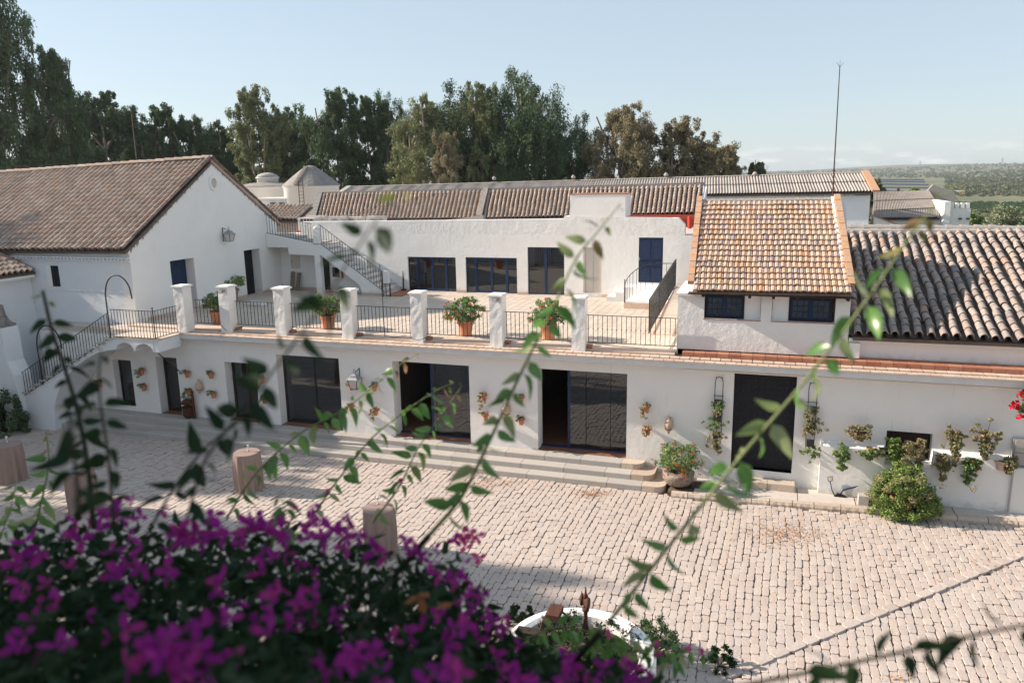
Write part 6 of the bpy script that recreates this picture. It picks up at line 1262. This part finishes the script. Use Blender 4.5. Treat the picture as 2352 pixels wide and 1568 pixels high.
# ---------------------------------------------------------------- bougainvillea close to the lens
bg_ = thing('bougainvillea', 'bougainvillea with magenta flowers and long leafy shoots filling the foreground', 'bougainvillea', (-1.5, 2.2, 6.5))
def leaf_t(seed):
    rg = random.Random(seed); V = []; F = []; n = 5; wd = .21+.07*rg.random(); cup = rg.uniform(.10, .28); bend = rg.uniform(.10, .75)
    for i in range(n+1):
        f = i/n; w_ = wd*math.sin(math.pi*min(1, f**.72))**.8*(1-.25*f) if 0 < i < n else .001; z = -bend*f*f*.9
        V += [(-w_, f, z+cup*w_*2), (0, f, z), (w_, f, z+cup*w_*2)]
    for i in range(n): a = 3*i; F += [(a, a+1, a+4, a+3), (a+1, a+2, a+5, a+4)]
    return V, F
LT = [leaf_t(s) for s in range(8)]; LM = {}
def leafmesh(i, mat):
    if (i, mat) not in LM: LM[i, mat] = mk('leaf', LT[i][0], LT[i][1], mat, True)
    return LM[i, mat]
def catmull(P, k=6):
    P = [P[0]*2-P[1]]+P+[P[-1]*2-P[-2]]; out = []
    for i in range(1, len(P)-2):
        for j in range(k):
            t = j/k; a, b, c, d = P[i-1], P[i], P[i+1], P[i+2]
            out.append(.5*((2*b)+(c-a)*t+(2*a-5*b+4*c-d)*t*t+(3*b-a-3*c+d)*t**3))
    out.append(P[-2]); return out
LCOUNT = [0]
def shoot(pts, r0, r1, nleaf, L, mat='leaf_near', smat='stem', tipmat='leaf_young', seed=0, tip=.18, hang=.5, start=.05, flower=None):
    nleaf = int(nleaf*1.3); rg = random.Random(seed); P = catmull([PD(*p) for p in pts]); k = len(P); rad = [r0+(r1-r0)*i/(k-1) for i in range(k)]
    st = MB().tube(P, rad, 7).obj('shoot', smat, bg_, True)
    acc = [0]
    for i in range(k-1): acc.append(acc[-1]+(P[i+1]-P[i]).length)
    tot = acc[-1]; side = 1
    def at(f):
        s = f*tot; i = max(j for j in range(k) if acc[j] <= s+1e-9); i = min(i, k-2); t = (s-acc[i])/max(1e-6, acc[i+1]-acc[i]); return P[i].lerp(P[i+1], min(1, t)), (P[i+1]-P[i]).normalized()
    for q in range(nleaf):
        f = start+(1-start)*(q+.5)/nleaf+rg.uniform(-.6, .6)/nleaf; f = min(.995, max(0, f)); p, d = at(f); side = -side
        out = d.cross(FW).normalized()*side; yv = (out*rg.uniform(.5, 1)+d*rg.uniform(-.1, .5)+Vector((0, 0, -1))*rg.uniform(.2, 1.2)*hang*2+FW*rg.uniform(-.5, .5)).normalized()
        xv = yv.cross(FW+Vector((rg.gauss(0, .9), rg.gauss(0, .9), rg.gauss(0, .9)))).normalized(); zv = xv.cross(yv)
        tf = max(0, (f-(1-tip))/max(tip, .001)); s = L*1.2*rg.uniform(.6, 1.2)*(1-.72*tf)
        mm = TRS(p+yv*.004+out*rad[0]*.5, xv*s, yv*s, zv*s); o = link('leaf', leafmesh(rg.randrange(8), tipmat if tf > .35 else ('leaf_pale' if mat == 'leaf_near' and rg.random() < .3 else mat)), st, True, mm); LCOUNT[0] += 1
    if flower:
        for f in flower: p, d = at(f); link('bud', cloud_mesh('bud', leaf_cloud([(0, 0, 0)], [(.012, .012, .014)], [8], .022, .6, 0, .6), 'bract_pink'), st, True, Matrix.Translation(p+Vector((0, 0, .012))))
    return st
# D is measured along the view axis, in metres
shoot([(1395, 1432, 2.05), (1530, 1262, 1.95), (1700, 1050, 1.85), (1855, 868, 1.8), (1990, 690, 1.75), (2090, 545, 1.7), (2150, 470, 1.68), (2200, 420, 1.66)], .0052, .0014, 32, .062, seed=1, tip=.2)

shoot([(985, 1230, 2.3), (1060, 1140, 2.3), (1130, 1000, 2.25), (1195, 860, 2.2), (1260, 730, 2.15), (1320, 600, 2.1), (1375, 530, 2.1), (1425, 468, 2.1)], .0065, .0014, 30, .060, seed=2)
shoot([(520, 1190, 3.4), (590, 1085, 3.4), (690, 995, 3.4), (790, 940, 3.4), (860, 885, 3.4), (915, 840, 3.4), (962, 812, 3.4)], .005, .0012, 32, .070, seed=3, hang=.8)
shoot([(715, 1190, 3.4), (770, 1110, 3.4), (850, 1010, 3.4), (930, 945, 3.4), (1000, 898, 3.4), (1045, 878, 3.4)], .005, .0012, 22, .062, seed=4, flower=[.02, .14])
shoot([(855, 1200, 3.4), (915, 1120, 3.4), (960, 1030, 3.4), (1015, 950, 3.4), (1062, 885, 3.4)], .005, .0012, 20, .062, seed=5, flower=[.3])
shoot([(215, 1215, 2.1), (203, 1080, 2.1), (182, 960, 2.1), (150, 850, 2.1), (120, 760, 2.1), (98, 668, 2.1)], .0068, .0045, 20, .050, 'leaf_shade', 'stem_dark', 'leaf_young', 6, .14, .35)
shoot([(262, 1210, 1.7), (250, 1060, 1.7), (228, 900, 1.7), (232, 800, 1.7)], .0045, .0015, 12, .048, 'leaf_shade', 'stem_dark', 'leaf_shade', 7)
shoot([(185, 1180, 1.4), (170, 1050, 1.4), (155, 930, 1.4)], .004, .002, 8, .05, 'leaf_shade', 'stem_dark', 'leaf_brown', 17)
shoot([(75, 1235, 3.5), (100, 1130, 3.5), (112, 1060, 3.5), (106, 990, 3.5)], .0055, .0028, 18, .068, seed=8, tip=.3)
shoot([(430, 1190, 1.7), (470, 1060, 1.6), (560, 940, 1.5), (655, 815, 1.4), (740, 700, 1.35), (800, 600, 1.3), (870, 500, 1.25), (930, 430, 1.2), (985, 398, 1.2)], .0034, .0010, 22, .050, 'leaf_shade', 'stem_dark', 'leaf_young', 9, .16, .5)
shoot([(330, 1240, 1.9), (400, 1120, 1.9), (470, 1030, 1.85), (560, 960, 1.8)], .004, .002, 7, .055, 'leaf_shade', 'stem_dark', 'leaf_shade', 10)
shoot([(1640, 1585, 1.35), (1830, 1548, 1.35), (2090, 1492, 1.35), (2250, 1455, 1.35), (2400, 1425, 1.35)], .0040, .0030, 13, .058, 'leaf_shade', 'stem_dark', 'leaf_shade', 11, .0, .6)
shoot([(0, 1235, 3.5), (20, 1180, 3.5), (35, 1120, 3.5), (25, 1095, 3.5)], .003, .001, 12, .065, seed=12)
shoot([(1185, 1480, 2.9), (1280, 1440, 2.9), (1400, 1462, 2.9), (1500, 1480, 2.9), (1620, 1505, 2.9)], .004, .002, 30, .052, seed=13, tip=.0, flower=[.5, .75, .98, .9])
shoot([(1240, 1530, 2.9), (1350, 1480, 2.9), (1480, 1500, 2.9), (1560, 1520, 2.9)], .004, .002, 26, .050, seed=14, tip=.0, flower=[.2, .85])
shoot([(640, 1250, 2.4), (655, 1180, 2.4), (640, 1130, 2.4)], .003, .0015, 12, .05, seed=15)
# the flowering mass itself: leaves and bracts through a mounded volume
YT_ = [(-80, 1225), (0, 1215), (60, 1180), (170, 1170), (260, 1140), (330, 1185), (430, 1165), (520, 1190), (620, 1180), (740, 1195), (830, 1200), (930, 1245), (1010, 1235), (1090, 1310), (1140, 1390), (1200, 1440), (1260, 1475), (1400, 1500), (1500, 1535), (1560, 1580), (1660, 1650)]
def ytop(x): return float(np.interp(x, [p[0] for p in YT_], [p[1] for p in YT_]))
rg = random.Random(99); lv_, shade_, br_, pk_ = [], [], [], []
def rndrot(rg, s, up=.3):
    y = Vector((rg.gauss(0, 1), rg.gauss(0, 1), rg.gauss(-up, .8))).normalized(); x = y.cross(Vector((rg.gauss(0, 1), rg.gauss(0, 1), rg.gauss(0, 1)))).normalized(); z = x.cross(y); return x*s, y*s, z*s
def depth(x, y, yt): f = (y-yt)/(1610-yt); return 2.35-(1.35 if x < 700 else 1.1 if x < 1100 else .85)*min(1, f)
for i in range(6000):
    x = rg.uniform(-80, 1640); yt = ytop(x); y = yt+(1640-yt)*rg.random()**.8+rg.uniform(5, 25); dens = min(1, (y-yt)/70)
    if rg.random() > .25+.75*dens: continue
    if y > 1660: continue
    D = depth(x, y, yt)+rg.random()**.6*.8; lv_.append((rg.randrange(8), TRS(PD(x, y, D), *rndrot(rg, rg.uniform(.04, .065)))))
for i in range(2600):
    x = rg.uniform(-80, 1560); yt = ytop(x); y = yt+70+(1680-yt-70)*rg.random(); lv_.append((rg.randrange(4), TRS(PD(x, y, depth(x, y, yt)+rg.uniform(.7, 1.25)), *rndrot(rg, rg.uniform(.055, .08)))))
def bract_t(seed):
    rg = random.Random(seed); V = []; F = []
    for b in range(3):
        a = b*2.094+rg.uniform(-.2, .2); ca, sa = math.cos(a), math.sin(a); k = len(V)
        for (u, v, z) in ((0, 0, 0), (-.30, .35, .22), (0, .40, .14), (.30, .35, .22), (-.32, .70, .50), (0, .74, .40), (.32, .70, .50), (0, 1.12, .72)):
            V.append((u*ca-v*sa, u*sa+v*ca, z+rg.uniform(-.04, .04)))
        F += [(k, k+2, k+1), (k, k+3, k+2), (k+1, k+2, k+5, k+4), (k+2, k+3, k+6, k+5), (k+4, k+5, k+7), (k+5, k+6, k+7)]
    return V, F
BT = [bract_t(s) for s in range(5)]
def flw(x, y, D, s): 
    zv = (-FW*rg.uniform(.2, 1)+Vector((rg.gauss(0, .6), rg.gauss(0, .5), rg.gauss(.3, .5)))).normalized(); xv = zv.cross(Vector((rg.gauss(0, 1), rg.gauss(0, 1), rg.gauss(0, 1)))).normalized(); yv = zv.cross(xv)
    return (rg.randrange(5), TRS(PD(x, y, D), xv*s, yv*s, zv*s))
for i in range(92):
    x = rg.uniform(-40, 1460) if i % 4 else rg.uniform(350, 1200); yt = ytop(x); y = yt+8+(1590-yt)*rg.random()**1.25
    D = depth(x, y, yt)-.05+rg.random()*.22
    for _ in range(rg.randint(1, 4)): br_.append(flw(x+rg.gauss(0, 27), y+rg.gauss(0, 24), D+rg.gauss(0, .07), rg.uniform(.019, .030)))
for (x, y) in ((255, 1185), (180, 1225), (70, 1245), (90, 1265), (35, 1290), (420, 1220), (455, 1225), (490, 1205), (560, 1215), (620, 1215), (655, 1225), (750, 1220), (800, 1210), (600, 1300), (880, 1260), (330, 1490), (400, 1510), (430, 1540), (380, 1475), (300, 1530)):
    for _ in range(2): br_.append(flw(x+rg.gauss(0, 9), y+rg.gauss(0, 9), 2.0 if y < 1350 else 1.25, .026 if y > 1350 else .034))
for (x, y) in ((1045, 1240), (1065, 1225), (1085, 1235), (1095, 1230), (1070, 1255), (1100, 1280), (1050, 1228), (1088, 1245), (1078, 1222)): pk_.append(flw(x, y, 2.95, .030))
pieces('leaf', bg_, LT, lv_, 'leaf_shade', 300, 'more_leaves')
pieces('flower', bg_, BT, br_, 'bract', 300, 'more_flowers', False)
for v, mm in pk_: link('pink_flower', mk('pink_flower', *BT[v], 'bract_pink'), bg_, True, mm)
for (x, y, D) in ((962, 1370, 1.9), (1000, 1395, 1.9)): link('dry_flower', mk('dry_flower', *BT[0], 'bract_dry'), bg_, True, flw(x, y, D, .035)[1])
sp_ = [PD(60, 1700, 1.6), PD(200, 1500, 1.9), PD(330, 1350, 2.2)]; MB().tube(sp_, .01, 6).obj('branch', 'stem_dark', bg_); MB().tube([PD(700, 1720, 1.5), PD(800, 1480, 2.0), PD(900, 1330, 2.4), PD(985, 1230, 2.4)], .01, 6).obj('branch', 'stem_dark', bg_)
MB().tube([PD(1300, 1720, 1.7), PD(1290, 1550, 2.2), PD(1380, 1450, 2.1)], .009, 6).obj('branch', 'stem_dark', bg_)

# the air between here and the hills
hz = MB().box(-900, -40, -16, 1600, 5200, 27.5); ho = hz.obj('haze', None) if 0 else None
hm_ = bpy.data.materials.new('haze'); hm_.use_nodes = True; nt = hm_.node_tree; nt.nodes.remove(nt.nodes['Principled BSDF'])
pvn = nt.nodes.new('ShaderNodeVolumePrincipled'); pvn.inputs['Color'].default_value = (.86, .92, 1, 1); pvn.inputs['Density'].default_value = .00013; pvn.inputs['Anisotropy'].default_value = .3
nt.links.new(pvn.outputs[0], nt.nodes['Material Output'].inputs['Volume']); mt['haze'] = hm_
ho = MB().box(-1800, -60, -40, 2600, 6500, 36).obj('haze', 'haze'); ho['kind'] = 'stuff'; ho['label'] = 'thin pale haze over the whole valley'; ho['category'] = 'haze'
